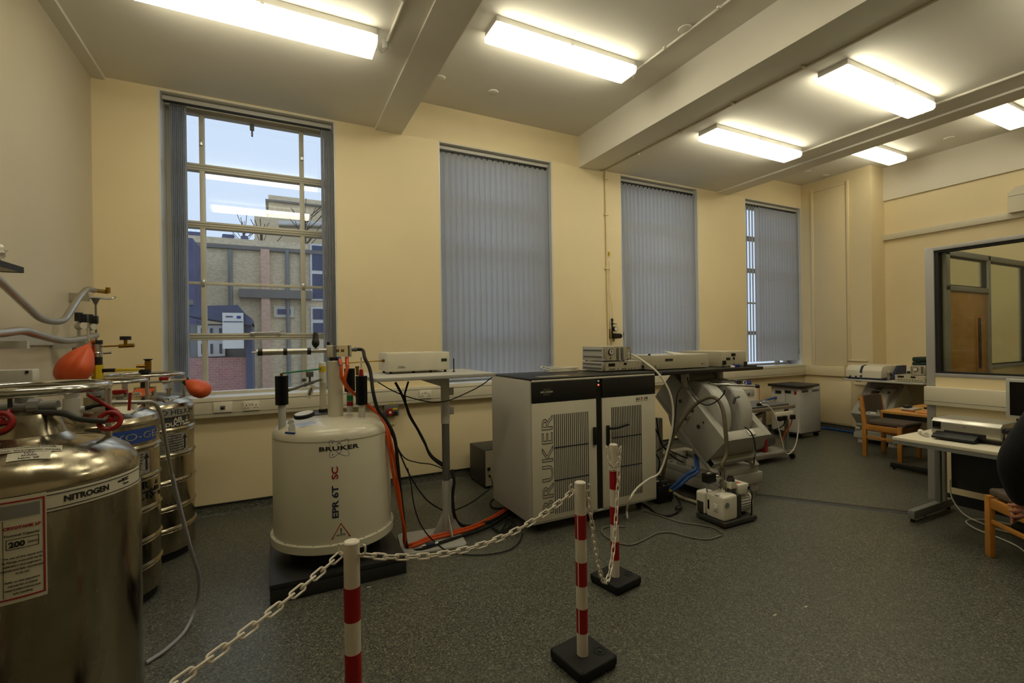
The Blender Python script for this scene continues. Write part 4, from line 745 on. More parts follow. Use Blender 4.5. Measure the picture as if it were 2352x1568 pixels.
m = MB(); text_cyl(m, 'EPR 6T', .054, cx, cy, R, aL, (zE0 + zE1) / 2, True, sx=1.33, bold=.0016); m.build('model_lettering', 'navy_print', T); m = MB(); text_cyl(m, 'SC', .054, cx, cy, R, aL, (zS0 + zS1) / 2, True, sx=1.33, bold=.0016); m.build('model_lettering', 'red_print', T)
p0, p1, p2 = ang(761, 1239), ang(806, 1231), ang(783, 1200); m = MB(); C3 = [(sum(p[0] for p in (p0, p1, p2)) / 3), (sum(p[1] for p in (p0, p1, p2)) / 3)]
tri = [p0, (p1[0], p0[1]), (p2[0], p2[1])]; C3[1] = p0[1] + (p2[1] - p0[1]) * .36
def tp(p, f): return (cx + (R + .0012) * math.cos(C3[0] + (p[0] - C3[0]) * f), cy + (R + .0012) * math.sin(C3[0] + (p[0] - C3[0]) * f), C3[1] + (p[1] - C3[1]) * f)
vs = [tp(p, 1) for p in tri] + [tp(p, .84) for p in tri]; m.mesh(vs, [(0, 1, 4, 3), (1, 2, 5, 4), (2, 0, 3, 5)]); m.build('warning_triangle', 'red_print', T)
m = MB(); text_cyl(m, '!', .05, cx, cy, R, C3[0], C3[1] + .01, bold=.0008); text_cyl(m, 'CAUTION', .013, cx, cy, R, C3[0], p0[1] + .022); m.build('warning_print', 'black_print', T)
# ------------------------------------------------------------------ table on telescopic column
T = thing('pedestal_table', 'light grey table on one telescopic column with flat foot plate', 'table', (1.264, 3.74, 0)); fx, fy = 1.264, 3.745
def rr(x0, x1, y0, y1, r, n=6):
    P = []
    for (qx, qy, a) in ((x1 - r, y1 - r, 0), (x0 + r, y1 - r, 90), (x0 + r, y0 + r, 180), (x1 - r, y0 + r, 270)):
        for k in range(n + 1): t = math.radians(a + 90 * k / n); P.append((qx + r * math.cos(t), qy + r * math.sin(t)))
    return P
MB().prism(rr(.64, 1.632, 3.515, 4.27, .03), 'z', 1.317, 1.345, .004).build('table_top', 'light_grey', T)
MB().cyl((fx, fy, .93), (fx, fy, 1.317), .036, n=24).build('upper_sleeve', 'light_grey', T); MB().cyl((fx, fy, .45), (fx, fy, .95), .032, n=24).build('column', 'tube_grey', T); MB().cyl((fx, fy, .02), (fx, fy, .46), .036, n=24).build('lower_sleeve', 'light_grey', T)
MB().prism([(1.01, 1.317), (1.25, 1.317), (1.25, 1.23)], 'y', fy - .03, fy + .03).build('bracket', 'light_grey', T); M = Matrix.Translation((1.115, 3.70, 0)) @ Matrix.Rotation(-.13, 4, 'Z'); MB(M).prism(rr(-.25, .25, -.21, .21, .05), 'z', 0, .018, .004).build('foot_plate', 'light_grey', T)
for dx, dy in ((-.13, 0), (.13, 0)): MB().prism([(fx + (.03 if dx > 0 else -.03), .018), (fx + dx, .018), (fx + (.03 if dx > 0 else -.03), .2)], 'y', fy - .004, fy + .004).build('gusset', 'light_grey', T)
MB().prism([(fy - .03, .018), (fy - .16, .018), (fy - .03, .2)], 'x', fx - .004, fx + .004).build('gusset', 'light_grey', T)
for z in (1.19, 1.03, .43, .29): MB().box(fx + .03, fx + .075, fy - .008, fy + .008, z - .03, z + .03, .006).build('cable_lug', 'light_grey', T)
# instrument box on that table
T = thing('spectrometer_box', 'long cream spectrometer box with small display on the pedestal table', 'instrument', (1.09, 4.1, 1.345)); MB().box(.822, 1.36, 3.9, 4.235, 1.365, 1.52, .004).build('case', 'instrument_white', T); MB().box(.83, 1.352, 3.896, 3.9, 1.372, 1.514, .002).build('front_panel', 'instrument_white', T); MB().box(1.286, 1.335, 3.893, 3.897, 1.437, 1.462, .001).build('display', 'lcd', T)
m = MB(); text_flat(m, 'TeraSpec', .014, (.94, 3.896, 1.405), (1, 0, 0), (0, 0, 1)); text_flat(m, 'EPR SPECTROMETER', .008, (.94, 3.896, 1.393), (1, 0, 0), (0, 0, 1)); m.build('panel_print', 'black_print', T)
for x in (.86, 1.05, 1.2, 1.33): MB().cyl((x, 3.93, 1.345), (x, 3.93, 1.366), .011, n=12).build('foot', 'black_rubber', T)
for x in (.86, 1.33): MB().cyl((x, 4.2, 1.345), (x, 4.2, 1.366), .011, n=12).build('foot', 'black_rubber', T)
o = MB().cyl((.822, 3.99, 1.455), (.80, 3.985, 1.455), .012, n=6).cyl((.82, 3.99, 1.455), (.48, 3.9, 1.449), .0045, n=8).build('waveguide_rod', 'brass', T)
T = thing('pen_antenna', 'thin black rod standing beside the cream spectrometer box', 'rod', (1.385, 3.86, 1.345)); MB().cyl((1.385, 3.86, 1.345), (1.385, 3.86, 1.352), .012, n=12).build('foot', 'black_plastic', T); MB().cyl((1.385, 3.86, 1.35), (1.385, 3.86, 1.462), .005, n=8).build('rod', 'black_plastic', T)
# ------------------------------------------------------------------ console cabinet
x0, x1, y0, y1, z0, z1 = 1.875, 3.225, 3.40, 4.16, .085, 1.272
T = thing('console_cabinet', 'large white spectrometer console with two slotted doors and black band', 'cabinet', ((x0 + x1) / 2, 3.78, 0))
MB().box(x0, x1, y0, y1, z0, z1, .004).build('case', 'side_grey', T); MB().box(x0 + .005, x1 - .005, y0 - .01, y1 - .01, z1, z1 + .018, .003).build('top_mat', 'dark_laminate', T); MB().box(x0 + .012, x1, y0 - .016, y0 + .0, z1 - .012, z1 + .004, .004).build('top_lip', 'instrument_white', T); MB().box(x0 + .012, x1 + .002, y0 - .012, y0, z0, z0 + .02, .003).build('bottom_lip', 'light_grey', T)
def fz(px, py): return aty(px, py, 3.385)
zb = fz(1225.5, 926.9).z; g0, g1 = fz(1370, 1000).x, fz(1384, 1000).x; yd = y0 - .018
for xa, xb in ((x0 + .012, g0), (g1, x1 - .003)):
    o = MB().box(xa, xb, yd, y0, z0 + .02, zb, .003).build('door', 'instrument_white', T); MB().box(xa, xb, yd - .002, y0, zb + .002, z1 - .012, .003).build('black_fascia', 'dark_laminate', T)
    if xa < 2: dl = o
    else: dr = o
MB().box(g0, g1, y0 - .006, y0, z0 + .02, z1 - .012).build('centre_strip', 'black_plastic', T); MB().cyl(((g0 + g1) / 2, y0 - .006, fz(1372, 884).z), ((g0 + g1) / 2, y0 - .012, fz(1372, 884).z), .008, n=12).build('red_lamp', 'led_red', T); MB().cyl(((g0 + g1) / 2, y0 - .006, fz(1372, 875).z), ((g0 + g1) / 2, y0 - .012, fz(1372, 875).z), .008, n=12).build('green_lamp', 'led_green', T)
def vents(o, pl, pr, pt, pb, n, mm):
    xa, xb = fz(pl, 1000).x, fz(pr, 1000).x; zt, zq = fz((pl + pr) / 2, pt).z, fz((pl + pr) / 2, pb).z; d = (xb - xa) / (n - 1); h = (zt - zq)
    m = MB()
    for k in range(n): x = xa + k * d; m.box(x - .005, x + .005, yd - .0012, yd + .002, zq, zt)
    m.build('vent_slots', mm, o, smooth=False, kind='stuff'); m = MB()
    for f in (.335, .665): MB().box(xa - .006, xb + .006, yd - .003, yd, zq + h * f - .004, zq + h * f + .004).build('vent_bar', 'navy_print', o)
vents(dl, 1273, 1350, 948, 1172, 18, 'tube_grey'); vents(dr, 1405.5, 1472, 932, 1138, 18, 'charcoal')
m = MB(); c = fz(1259, 1068); text_flat(m, 'BRUKER', .150, (c.x, yd - .0005, c.z), (0, 0, 1), (-1, 0, 0), sx=1.46, outline=.0022, spacing=1.06); m.build('outline_lettering', 'charcoal', dl)
pl = fz(1255, 900); mt, mo = MB(), MB(); bruker_logo(mt, mo, lambda u, v, h: (pl.x + u, yd - .002 - h, pl.z + v), .62); mt.build('logo_lettering', 'paper', T); mo.build('logo_orbits', 'paper', T)
pe = fz(1473, 915); m = MB(); text_flat(m, 'ELE', .030, (pe.x - .045, yd - .0005, pe.z), (1, 0, 0), (.15, 0, 1), bold=.0006); text_flat(m, 'SYS', .030, (pe.x + .052, yd - .0005, pe.z), (1, 0, 0), (.15, 0, 1), bold=.0006); m.box(pe.x - .075, pe.x + .085, yd - .001, yd, pe.z - .022, pe.z - .02); m.build('model_lettering', 'navy_print', dr); m = MB(); text_flat(m, 'X', .036, (pe.x, yd - .0005, pe.z + .002), (1, 0, 0), (.15, 0, 1), bold=.001); m.build('model_letter_x', 'red_print', dr)
h0, h1 = fz(1365, 1021), fz(1365, 980); MB().box(h0.x - .018, h0.x + .018, yd - .02, yd, h0.z, h1.z, .006).build('handle', 'black_plastic', dl); h0, h1 = fz(1395, 1022), fz(1395, 976); o = MB().box(h0.x - .017, h0.x + .017, yd - .018, yd, h0.z, h1.z, .006).build('handle', 'black_plastic', dr); q = fz(1397, 983); e = fz(1430, 972); MB().tube([(q.x, yd - .02, q.z), (q.x + .06, yd - .06, q.z + .01), (e.x - .02, yd - .07, e.z), (e.x + .01, yd - .07, e.z + .002)], .012, 10).build('lever', 'black_plastic', o)
for x in (x0 + .12, x1 - .12):
    for y in (y0 + .1, y1 - .1):
        w = MB().cyl((x - .014, y, .038), (x + .014, y, .038), .038, n=18).build('castor', 'black_rubber', T); MB().box(x - .02, x + .02, y - .02, y + .02, .06, .086, .003).build('castor_fork', 'tube_grey', w)
# small rack instruments stacked on the console
def rack(T, xa, xb, ya, yb, za, zb2, px):
    MB().box(xa + .003, xb - .003, ya + .004, yb, za, zb2, .003).build('case', 'side_grey', T)
    n = 2 if zb2 - za < .11 else 2
    for k in range(n): z = za + (zb2 - za) * (.28 + .45 * k); MB().box(xa - .001, xa + .004, ya + .02, yb - .02, z - .007, z + .007).build('side_groove', 'tube_grey', T)
    MB().box(xa, xb, ya - .012, ya + .004, za, zb2, .002).build('front_frame', 'aluminium', T); return MB().box(xa + .03, xb - .015, ya - .016, ya - .012, za + .006, zb2 - .006).build('front_panel', 'instrument_beige', T)
ZC = z1 + .018
T = thing('temperature_controller', 'silver temperature controller with twin displays lying on the white console', 'instrument', (3.1, 3.85, ZC))
o = rack(T, 2.85, 3.385 - .18, 3.69, 4.03, ZC + .008, ZC + .10, 0) if False else rack(T, 2.845, 3.352, 3.69, 4.03, ZC + .008, ZC + .098, 0); zc = ZC + .05
MB().box(2.905, 2.985, 3.672, 3.675, zc + .002, zc + .032).build('display', 'screen_black', T); MB().box(3.095, 3.13, 3.672, 3.675, zc + .012, zc + .032).build('display', 'screen_black', T)
for k, x in enumerate((2.92, 2.94, 2.96, 2.978, 3.02, 3.08, 3.10, 3.12, 3.16, 3.195, 3.235)): MB().cyl((x, 3.674, zc - .024), (x, 3.669, zc - .024), .005, n=8).build('button', 'black_plastic', T)
MB().cyl((3.335, 3.674, zc - .014), (3.335, 3.66, zc - .014), .011, n=14).build('knob', 'black_plastic', T)
for x, z in ((3.28, .018), (3.28, -.016)): MB().cyl((x, 3.674, zc + z), (x, 3.67, zc + z), .004, n=8).build('indicator', 'red_plastic', T)
for x in (2.87, 3.34):
    for y in (3.72, 4.0): MB().cyl((x, y, ZC), (x, y, ZC + .009), .012, n=10).build('foot', 'black_rubber', T)
za = ZC + .106; T = thing('gas_flow_controller', 'silver gas flow controller with round gauge stacked on the temperature controller', 'instrument', (3.0, 3.85, ZC + .098)); rack(T, 2.85, 3.16, 3.69, 4.03, za, za + .142, 0); zc = za + .07
g = MB().cyl((2.935, 3.676, zc + .02), (2.935, 3.662, zc + .02), .03, n=24).build('gauge', 'black_plastic', T); MB().cyl((2.935, 3.662, zc + .02), (2.935, 3.66, zc + .02), .025, n=24).build('dial', 'gauge_white', g); MB().box(2.93, 2.94, 3.658, 3.66, zc + .012, zc + .034).build('needle', 'black_print', g)
for x in (3.02, 3.075): o = MB().box(x - .016, x + .016, 3.669, 3.676, zc - .055, zc + .058, .002).build('flow_tube', 'tube_grey', T); MB().cyl((x, 3.672, zc - .058), (x, 3.655, zc - .058), .008, n=10).build('flow_knob', 'chrome', o)
MB().cyl((2.93, 3.676, zc - .04), (2.93, 3.665, zc - .04), .008, n=10).build('valve_knob', 'tube_grey', T)
for x0b in (2.853, 3.152): MB().box(x0b - .003, x0b + .008, 3.645, 3.68, za + .008, za + .022).box(x0b - .003, x0b + .008, 3.645, 3.68, za + .12, za + .134).box(x0b - .003, x0b + .008, 3.638, 3.648, za + .008, za + .134, .002).build('handle', 'aluminium', T)
for x in (2.88, 3.13):
    for y in (3.72, 4.0): MB().cyl((x, y, ZC + .098), (x, y, za + .001), .012, n=10).build('foot', 'black_rubber', T)
# loose white cable coil and sheet on the console
P = []
for k in range(34): t = k * .55; P.append((2.55 + .17 * math.cos(t) * (1 + .12 * math.sin(t * .37)), 3.92 + .06 * math.sin(t), ZC + .006 + .0012 * k))
P = [(2.83, 3.93, ZC + .012), (2.72, 3.95, ZC + .01)] + P + [(2.40, 3.97, ZC + .05), (2.33, 3.96, ZC + .065), (2.30, 3.93, ZC + .05), (2.36, 3.90, ZC + .03), (2.45, 3.9, ZC + .02)]
cable('coiled_cable', 'white cable loosely coiled on the black top of the console', P, .0055, 'white_cable', seg=4)
tag(MB().box(2.02, 2.33, 3.47, 3.56, ZC, ZC + .004).build('plastic_sheet', 'aluminium'), 'thin grey strip lying flat on the console top', 'sheet')
# ------------------------------------------------------------------ black bench over the electromagnet
T = thing('black_bench', 'long black bench top on grey columns beside the white console', 'bench', (4.0, 3.75, 0)); MB().box(3.235, 4.77, 3.36, 4.12, 1.255, 1.289, .003).build('bench_top', 'dark_laminate', T)
MB().cyl((3.85, 3.60, 1.08), (3.85, 3.60, 1.255), .042, n=20).build('column', 'side_grey', T); MB().cyl((4.432, 3.66, 1.13), (4.432, 3.66, 1.255), .045, n=20).build('column', 'side_grey', T)
T = thing('long_instrument', 'long low cream instrument with key lock on the black bench', 'instrument', (3.77, 3.75, 1.289)); MB().box(3.365, 4.17, 3.585, 4.0, 1.297, 1.432, .004).build('case', 'instrument_beige', T); MB().box(3.36, 4.175, 3.572, 3.585, 1.297, 1.436, .003).build('front_panel', 'instrument_beige', T); MB().box(3.365, 4.17, 3.58, 4.0, 1.432, 1.44, .002).build('lid', 'light_grey', T)
MB().box(3.545, 3.65, 3.569, 3.573, 1.378, 1.402).build('display', 'lcd', T); MB().cyl((3.42, 3.572, 1.333), (3.42, 3.555, 1.333), .014, n=14).build('key_lock', 'chrome', T); m = MB(); text_flat(m, 'SuperX  FT', .012, (4.08, 3.5715, 1.335), (1, 0, 0), (0, 0, 1)); m.build('panel_print', 'red_print', T); MB().cyl((3.38, 3.62, 1.44), (3.38, 3.62, 1.455), .012, n=10).build('lid_stop', 'black_plastic', T)
for x in (3.4, 4.14):
    for y in (3.61, 3.97): MB().cyl((x, y, 1.289), (x, y, 1.298), .014, n=10).build('foot', 'black_rubber', T)
M = Matrix.Translation((3.85, 3.75, 1.4405)) @ Matrix.Rotation(.2, 4, 'Z'); tag(MB(M).mesh([(-.11, -.07, 0), (.11, -.07, 0), (.12, .06, .004), (-.02, .06, .02), (-.11, .06, .035), (-.11, -.07, .002), (.11, -.07, .002), (.12, .06, .006), (-.02, .06, .022), (-.11, .06, .037)], [(4, 3, 2, 1, 0), (5, 6, 7, 8, 9), (0, 1, 6, 5), (1, 2, 7, 6), (2, 3, 8, 7), (3, 4, 9, 8), (4, 0, 5, 9)]).build('paper_sheet', 'paper'), 'curled paper lying on top of the long cream instrument', 'paper')
T = thing('power_unit', 'tall beige power unit with small meters at the bench end', 'instrument', (4.53, 3.84, 1.289)); MB().box(4.335, 4.745, 3.555, 4.11, 1.292, 1.458, .004).build('case', 'instrument_beige', T); MB().box(4.34, 4.74, 3.548, 3.556, 1.296, 1.454, .002).build('front_panel', 'instrument_beige', T)
for a, b, c, d, mm in ((4.50, 4.565, 1.405, 1.435, 'screen_black'), (4.415, 4.48, 1.362, 1.39, 'lcd'), (4.525, 4.553, 1.365, 1.392, 'black_plastic')): MB().box(a, b, 3.544, 3.549, c, d, .001).build('meter', mm, T)
MB().box(4.355, 4.385, 3.52, 3.549, 1.315, 1.36, .004).build('connector', 'black_plastic', T); MB().cyl((4.54, 3.548, 1.325), (4.54, 3.542, 1.325), .005, n=8).build('indicator', 'red_plastic', T); MB().cyl((4.62, 3.5, 1.289), (4.62, 3.5, 1.344), .018, n=16).build('x', 'black_plastic') if False else None
tag(MB().lathe([(0, 0), (.018, 0), (.018, .05), (.015, .055), (0, .055)], (4.60, 3.45, 1.289), 20).build('black_canister', 'black_plastic'), 'small upright black canister on the bench before the power unit', 'canister'); tag(MB().box(4.43, 4.50, 3.44, 3.48, 1.289, 1.318, .004).build('blue_connector', 'blue_plastic'), 'blue cable connector lying on the black bench', 'connector')
tag(MB().tube([(4.36, 3.45, 1.294), (4.40, 3.43, 1.296), (4.39, 3.47, 1.304), (4.42, 3.46, 1.30), (4.43, 3.46, 1.30)], .006, 8).build('connector_lead', 'white_cable'), 'short white lead joined to the blue connector', 'cable'); tag(MB().box(4.66, 4.75, 3.42, 3.52, 1.289, 1.301, .004).build('black_pouch', 'black_plastic'), 'flat black pouch at the far end of the bench', 'pouch')
# ------------------------------------------------------------------ electromagnet
T = thing('electromagnet', 'big grey electromagnet with two round coils in a tilted square yoke', 'magnet', (4.15, 3.6, 0))
MB().box(3.77, 4.553, 3.23, 4.25, .10, .205, .006).build('base_block', 'magnet_grey', T)
for a, b in ((3.83, 3.98), (4.38, 4.53)):
    for c, d in ((3.26, 3.42), (4.06, 4.22)): MB().box(a, b, c, d, 0, .10, .004).build('foot_block', 'side_grey', T)
for q in ((3.78, 3.90, 3.25, 4.23), (4.40, 4.51, 3.25, 4.23), (3.90, 4.40, 3.25, 3.36), (3.90, 4.40, 4.1, 4.23)): MB().box(*q, .205, .27, .006).build('base_rail', 'magnet_grey', T)
for x in (3.84, 4.45):
    for y in (3.5, 3.8, 4.0): MB().cyl((x, y, .27), (x, y, .274), .018, n=14).build('bolt_hole', 'charcoal', T)
t = math.radians(43); Mu = Matrix.Translation((0, 3.535, .825)) @ Matrix.Rotation(t, 4, 'X')     # local y runs up and back along the yoke, local z out of its open face
h, v2 = .475, .172
MB(Mu).box(3.80, 3.90, -h, .43, -v2, v2, .005).build('yoke_plate', 'magnet_grey', T); MB(Mu).box(4.385, 4.478, -h, .43, -v2, v2, .005).build('yoke_plate', 'magnet_grey', T)
MB(Mu).box(3.90, 4.385, -h, -h + .10, -v2, v2, .005).build('yoke_bar', 'magnet_grey', T); MB(Mu).box(3.90, 4.385, .33, .43, -v2, v2, .005).build('yoke_bar', 'magnet_grey', T)
for q, (a, b) in enumerate(((3.90, 4.065), (4.205, 4.385))):
    MB().lathe([(0, a), (.34, a), (.355, a + .015), (.355, b - .015), (.34, b), (0, b)], (0, 3.56, .81), 64, M=Matrix.Rotation(math.pi / 2, 3, 'Y')).build('coil', 'light_grey', T, ang=30)
MB().lathe([(0, 4.06), (.12, 4.06), (.09, 4.10), (0, 4.10)], (0, 3.56, .81), 32, M=Matrix.Rotation(math.pi / 2, 3, 'Y')).build('pole_piece', 'side_grey', T)
for yy, zz, r in ((.15, .03, .02), (-.02, -.05, .02), (-.02, .08, .02), (-.18, .02, .022), (-.19, .1, .01)): MB(Mu).cyl((3.80, yy, zz), (3.797, yy, zz), r, n=16).build('bolt_hole', 'charcoal', T)
MB().box(3.60, 3.80, 3.58, 3.60, .05, .06).build('x', 'chrome') if False else None
MB(Mu).cyl((3.80, -.04, .0), (3.72, -.045, .005), .012, n=10).build('side_pin', 'chrome', T)
for x in (3.80, 4.40):                                                  # cradle struts under the yoke
    MB(Mu).box(x, x + .085, -h - .125, h - .05, -v2 - .04, -v2 - .002, .004).build('cradle_strut', 'magnet_grey', T); MB().box(x + .01, x + .07, 3.95, 4.03, .27, .72, .004).build('cradle_post', 'side_grey', T); MB().box(x + .01, x + .07, 3.62, 3.70, .27, .40, .004).build('cradle_post', 'side_grey', T)
MB(Mu).box(3.82, 4.46, -h - .062, -h - .003, -v2 + .0, -v2 + .06, .004).build('cross_bar', 'magnet_grey', T); MB(Mu).box(3.815, 3.822, -h - .058, -h - .006, -v2 + .004, -v2 + .056).build('bar_end', 'black_plastic', T)
MB(Mu).box(4.16, 4.25, -h + .02, -h + .085, v2, v2 + .014, .003).build('terminal_block', 'gauge_white', T)
MB().cyl((3.98, 3.42, 1.13), (4.15, 3.30, 1.125), .014, n=10).cyl((4.15, 3.30, 1.125), (4.42, 3.20, 1.105), .012, n=10).build('cavity_rod', 'chrome', T); MB().cyl((4.42, 3.20, 1.105), (4.45, 3.19, 1.103), .02, n=12).build('rod_end', 'black_plastic', T)
MB().cyl((4.13, 3.22, 1.0), (4.19, 3.22, 1.01), .012, n=10).cyl((4.13, 3.22, 1.0), (4.13, 3.24, .94), .014, n=8).build('probe_fitting', 'tube_grey', T); MB().cyl((4.10, 3.75, 1.05), (4.10, 3.75, 1.254), .022, n=12).build('yellow_tube', 'brass', T)
# ------------------------------------------------------------------ rotary vacuum pump
T = thing('vacuum_pump', 'white rotary vacuum pump on a black tray with steel inlet tee', 'pump', (3.55, 2.87, 0))
MB().box(3.35, 3.76, 2.725, 3.03, .012, .05, .006).build('tray', 'charcoal', T)
for x in (3.38, 3.73):
    for y in (2.76, 3.0): MB().cyl((x, y, 0), (x, y, .014), .014, n=10).build('foot', 'black_rubber', T)
MB().box(3.345, 3.352, 2.728, 2.79, .018, .042).build('rating_label', 'brass', T)
MB().box(3.368, 3.50, 2.945, 3.05, .05, .245, .022, 4).build('fan_hood', 'pump_white', T); MB().box(3.363, 3.37, 2.962, 3.03, .06, .16, .004).build('hood_grille', 'charcoal', T)
o = MB().box(3.362, 3.54, 2.745, 2.935, .05, .262, .024, 4).build('oil_case', 'pump_white', T); MB().box(3.357, 3.363, 2.892, 2.91, .12, .20, .003).build('sight_slot', 'screen_black', o); MB().box(3.353, 3.364, 2.80, 2.85, .12, .185, .006).cyl((3.355, 2.828, .15), (3.344, 2.828, .15), .014, n=14).build('oil_plug', 'gauge_white', o); MB().cyl((3.40, 2.747, .19), (3.40, 2.738, .19), .024, n=20).build('sight_glass', 'mid_grey', o); MB().box(3.36, 3.385, 2.80, 2.84, .2615, .264).build('badge', 'light_grey', o)
MB().box(3.54, 3.60, 2.755, 2.96, .05, .25, .008).build('coupling_housing', 'charcoal', T)
m = MB(); pr = []
for k in range(56): a = 2 * math.pi * k / 56; r = .098 if k % 2 else .086; pr.append((2.86 + r * math.cos(a), .152 + r * math.sin(a)))
m.prism(pr, 'x', 3.60, 3.735).build('motor', 'light_grey', T); MB().lathe([(0, 3.735), (.10, 3.735), (.10, 3.75), (.085, 3.775), (0, 3.78)], (0, 2.86, .152), 28, M=Matrix.Rotation(math.pi / 2, 3, 'Y')).build('motor_cowl', 'pump_white', T)
o = MB().box(3.59, 3.72, 2.77, 2.93, .235, .325, .01).build('terminal_box', 'pump_white', T); MB().box(3.605, 3.66, 2.81, 2.87, .3245, .327).build('orange_label', 'orange_rubber', o); MB().box(3.70, 3.724, 2.762, 2.775, .27, .30, .003).build('mains_inlet', 'black_plastic', o)
MB().cyl((3.49, 2.86, .26), (3.49, 2.86, .30), .03, n=16).cyl((3.49, 2.86, .30), (3.49, 2.86, .43), .022, n=16).cyl((3.49, 2.86, .385), (3.44, 2.90, .385), .02, n=14).cyl((3.49, 2.86, .43), (3.49, 2.86, .445), .03, n=16).cyl((3.49, 2.86, .33), (3.49, 2.86, .34), .029, n=16).build('inlet_tee', 'chrome', T)
o = MB().box(3.335, 3.44, 2.88, 2.95, .345, .425, .005).build('valve_actuator', 'black_plastic', T); MB().box(3.36, 3.40, 2.9, 2.92, .4245, .427).build('actuator_label', 'paper', o)
MB().cyl((3.545, 2.82, .25), (3.545, 2.82, .295), .03, n=16).build('exhaust_collar', 'charcoal', T); MB().box(3.515, 3.585, 2.79, 2.86, .295, .355, .005).build('exhaust_box', 'instrument_white', T); MB().cyl((3.55, 2.825, .355), (3.55, 2.825, .385), .035, .03, 16).cyl((3.55, 2.825, .385), (3.55, 2.825, .405), .022, n=14).build('exhaust_cap', 'charcoal', T)
MB().tube([(3.40, 2.93, .2), (3.40, 2.95, .29), (3.44, 2.93, .32), (3.50, 2.9, .29)], .007, 8).build('clear_tube', 'clear_hose', T)
MB().tube([(3.712, 2.765, .285), (3.70, 2.73, .25), (3.68, 2.72, .15), (3.70, 2.735, .07), (3.72, 2.76, .055)], .006, 8).build('mains_lead', 'black_rubber', T)
D = 4.5
ribbed('pumping_hose', 'brown ribbed hose arching over the electromagnet to the vacuum pump', [(3.49, 2.86, .44), (3.49, 2.86, .50)] + [tuple(atd(x, y, d)) for x, y, d in ((1669, 1040, 4.58), (1666, 985, 4.62), (1660, 940, 4.68), (1645, 915, 4.74), (1622, 914, 4.78), (1590, 935, 4.8), (1560, 975, 4.8), (1540, 1015, 4.8), (1528, 1060, 4.85), (1522, 1100, 4.9), (1517, 1130, 4.95))], .019, 'hose_brown')
# black transformer box on the floor by the console
T = thing('black_pump', 'small black pump box with yellow label beside the console', 'pump', (3.42, 3.52, 0)); MB().box(3.30, 3.50, 3.44, 3.62, .02, .17, .01).build('case', 'black_plastic', T); MB().box(3.33, 3.46, 3.47, 3.6, .17, .21, .012).build('motor_top', 'charcoal', T); MB().box(3.44, 3.485, 3.437, 3.441, .105, .135).build('yellow_label', 'yellow_plastic', T); MB().box(3.31, 3.35, 3.46, 3.5, .21, .217).box(3.35, 3.39, 3.44, 3.46, .17, .18).build('silver_tag', 'aluminium', T)
for x in (3.32, 3.48):
    for y in (3.46, 3.6): MB().cyl((x, y, 0), (x, y, .022), .012, n=8).build('foot', 'black_rubber', T)
# instrument on the floor behind the console
T = thing('floor_instrument', 'beige boxed instrument on the floor against the wall behind the console', 'instrument', (2.2, 4.9, 0)); MB().box(2.03, 2.5, 4.72, 5.15, .02, .42, .005).build('case', 'charcoal', T); MB().box(2.04, 2.49, 4.712, 4.722, .03, .41).build('front_panel', 'instrument_beige', T); MB().box(2.06, 2.09, 4.70, 4.714, .2, .23).cyl((2.08, 4.712, .14), (2.08, 4.69, .14), .012, n=10).build('connector', 'black_plastic', T)
for x in (2.06, 2.47):
    for y in (4.75, 5.12): MB().cyl((x, y, 0), (x, y, .022), .014, n=8).build('foot', 'black_rubber', T)
# ------------------------------------------------------------------ pumping trolley
T = thing('pump_trolley', 'steel angle trolley on castors carrying a finned red and grey pump', 'trolley', (5.7, 4.05, 0)); ya, yb, xa, xb = 3.87, 4.32, 5.27, 6.10
for z0, z1, sx in ((.075, .115, .02), (.67, .715, .03)):
    for y0, y1 in ((ya, ya + .04), (yb - .04, yb)): MB().box(xa, xb + sx, y0, y1, z0, z1, .003).build('rail', 'aluminium', T)
    for x0, x1 in ((xa, xa + .04), (xb - .04, xb)): MB().box(x0, x1, ya + .04, yb - .04, z0, z1, .003).build('rail', 'aluminium', T)
for x in (xa, xb - .08):
    for y in (ya + .045, yb - .085): MB().box(x, x + .04, y, y + .04, .115, .67, .003).build('upright', 'mid_grey', T)
MB().box(xa + .02, xb - .04, ya + .04, yb - .04, .71, .722).build('shelf', 'charcoal', T); MB().box(xa + .02, xb - .06, ya + .03, yb - .02, .722, .735).build('mat', 'tube_grey', T); MB().box(xa + .04, xb - .04, ya + .04, yb - .04, .1, .112).build('lower_shelf', 'light_grey', T)
for x in (xa + .03, xb - .0):
    for y in (ya + .03, yb - .03):
        w = MB().cyl((x - .014, y, .036), (x + .014, y, .036), .036, n=16).build('castor', 'black_rubber', T); MB().box(x - .012, x + .012, y - .012, y + .012, .05, .078).build('castor_fork', 'tube_grey', w)
pr = [(4.08 + (.105 if k % 2 else .092) * math.cos(2 * math.pi * k / 48), .24 + (.105 if k % 2 else .092) * math.sin(2 * math.pi * k / 48)) for k in range(48)]
MB().prism(pr, 'x', 5.44, 5.66).build('pump_fins', 'mid_grey', T); MB().box(5.66, 5.72, 3.98, 4.18, .115, .36, .008).build('pump_flange', 'red_plastic', T); MB().cyl((5.72, 4.08, .24), (5.90, 4.08, .24), .095, .085, 24).build('pump_motor', 'tube_grey', T); MB().box(5.30, 5.44, 3.95, 4.2, .115, .2, .01).build('oil_box', 'light_grey', T); MB().box(5.68, 5.98, 4.15, 4.25, .115, .40, .006).build('control_box', 'side_grey', T)
MB().cyl((5.5, 4.05, .345), (5.5, 4.05, .55), .04, n=14).cyl((5.5, 4.05, .55), (5.7, 4.05, .6), .035, n=14).cyl((5.5, 4.05, .45), (5.42, 3.95, .47), .03, n=12).build('vacuum_pipe', 'aluminium', T); MB().torus((5.5, 4.05, .4), .05, .014, 20, 8).build('pipe_clamp', 'charcoal', T)
o = MB().box(5.69, 6.045, 3.84, 3.87, .535, .645, .006).build('socket_strip', 'outlet_plastic', T)
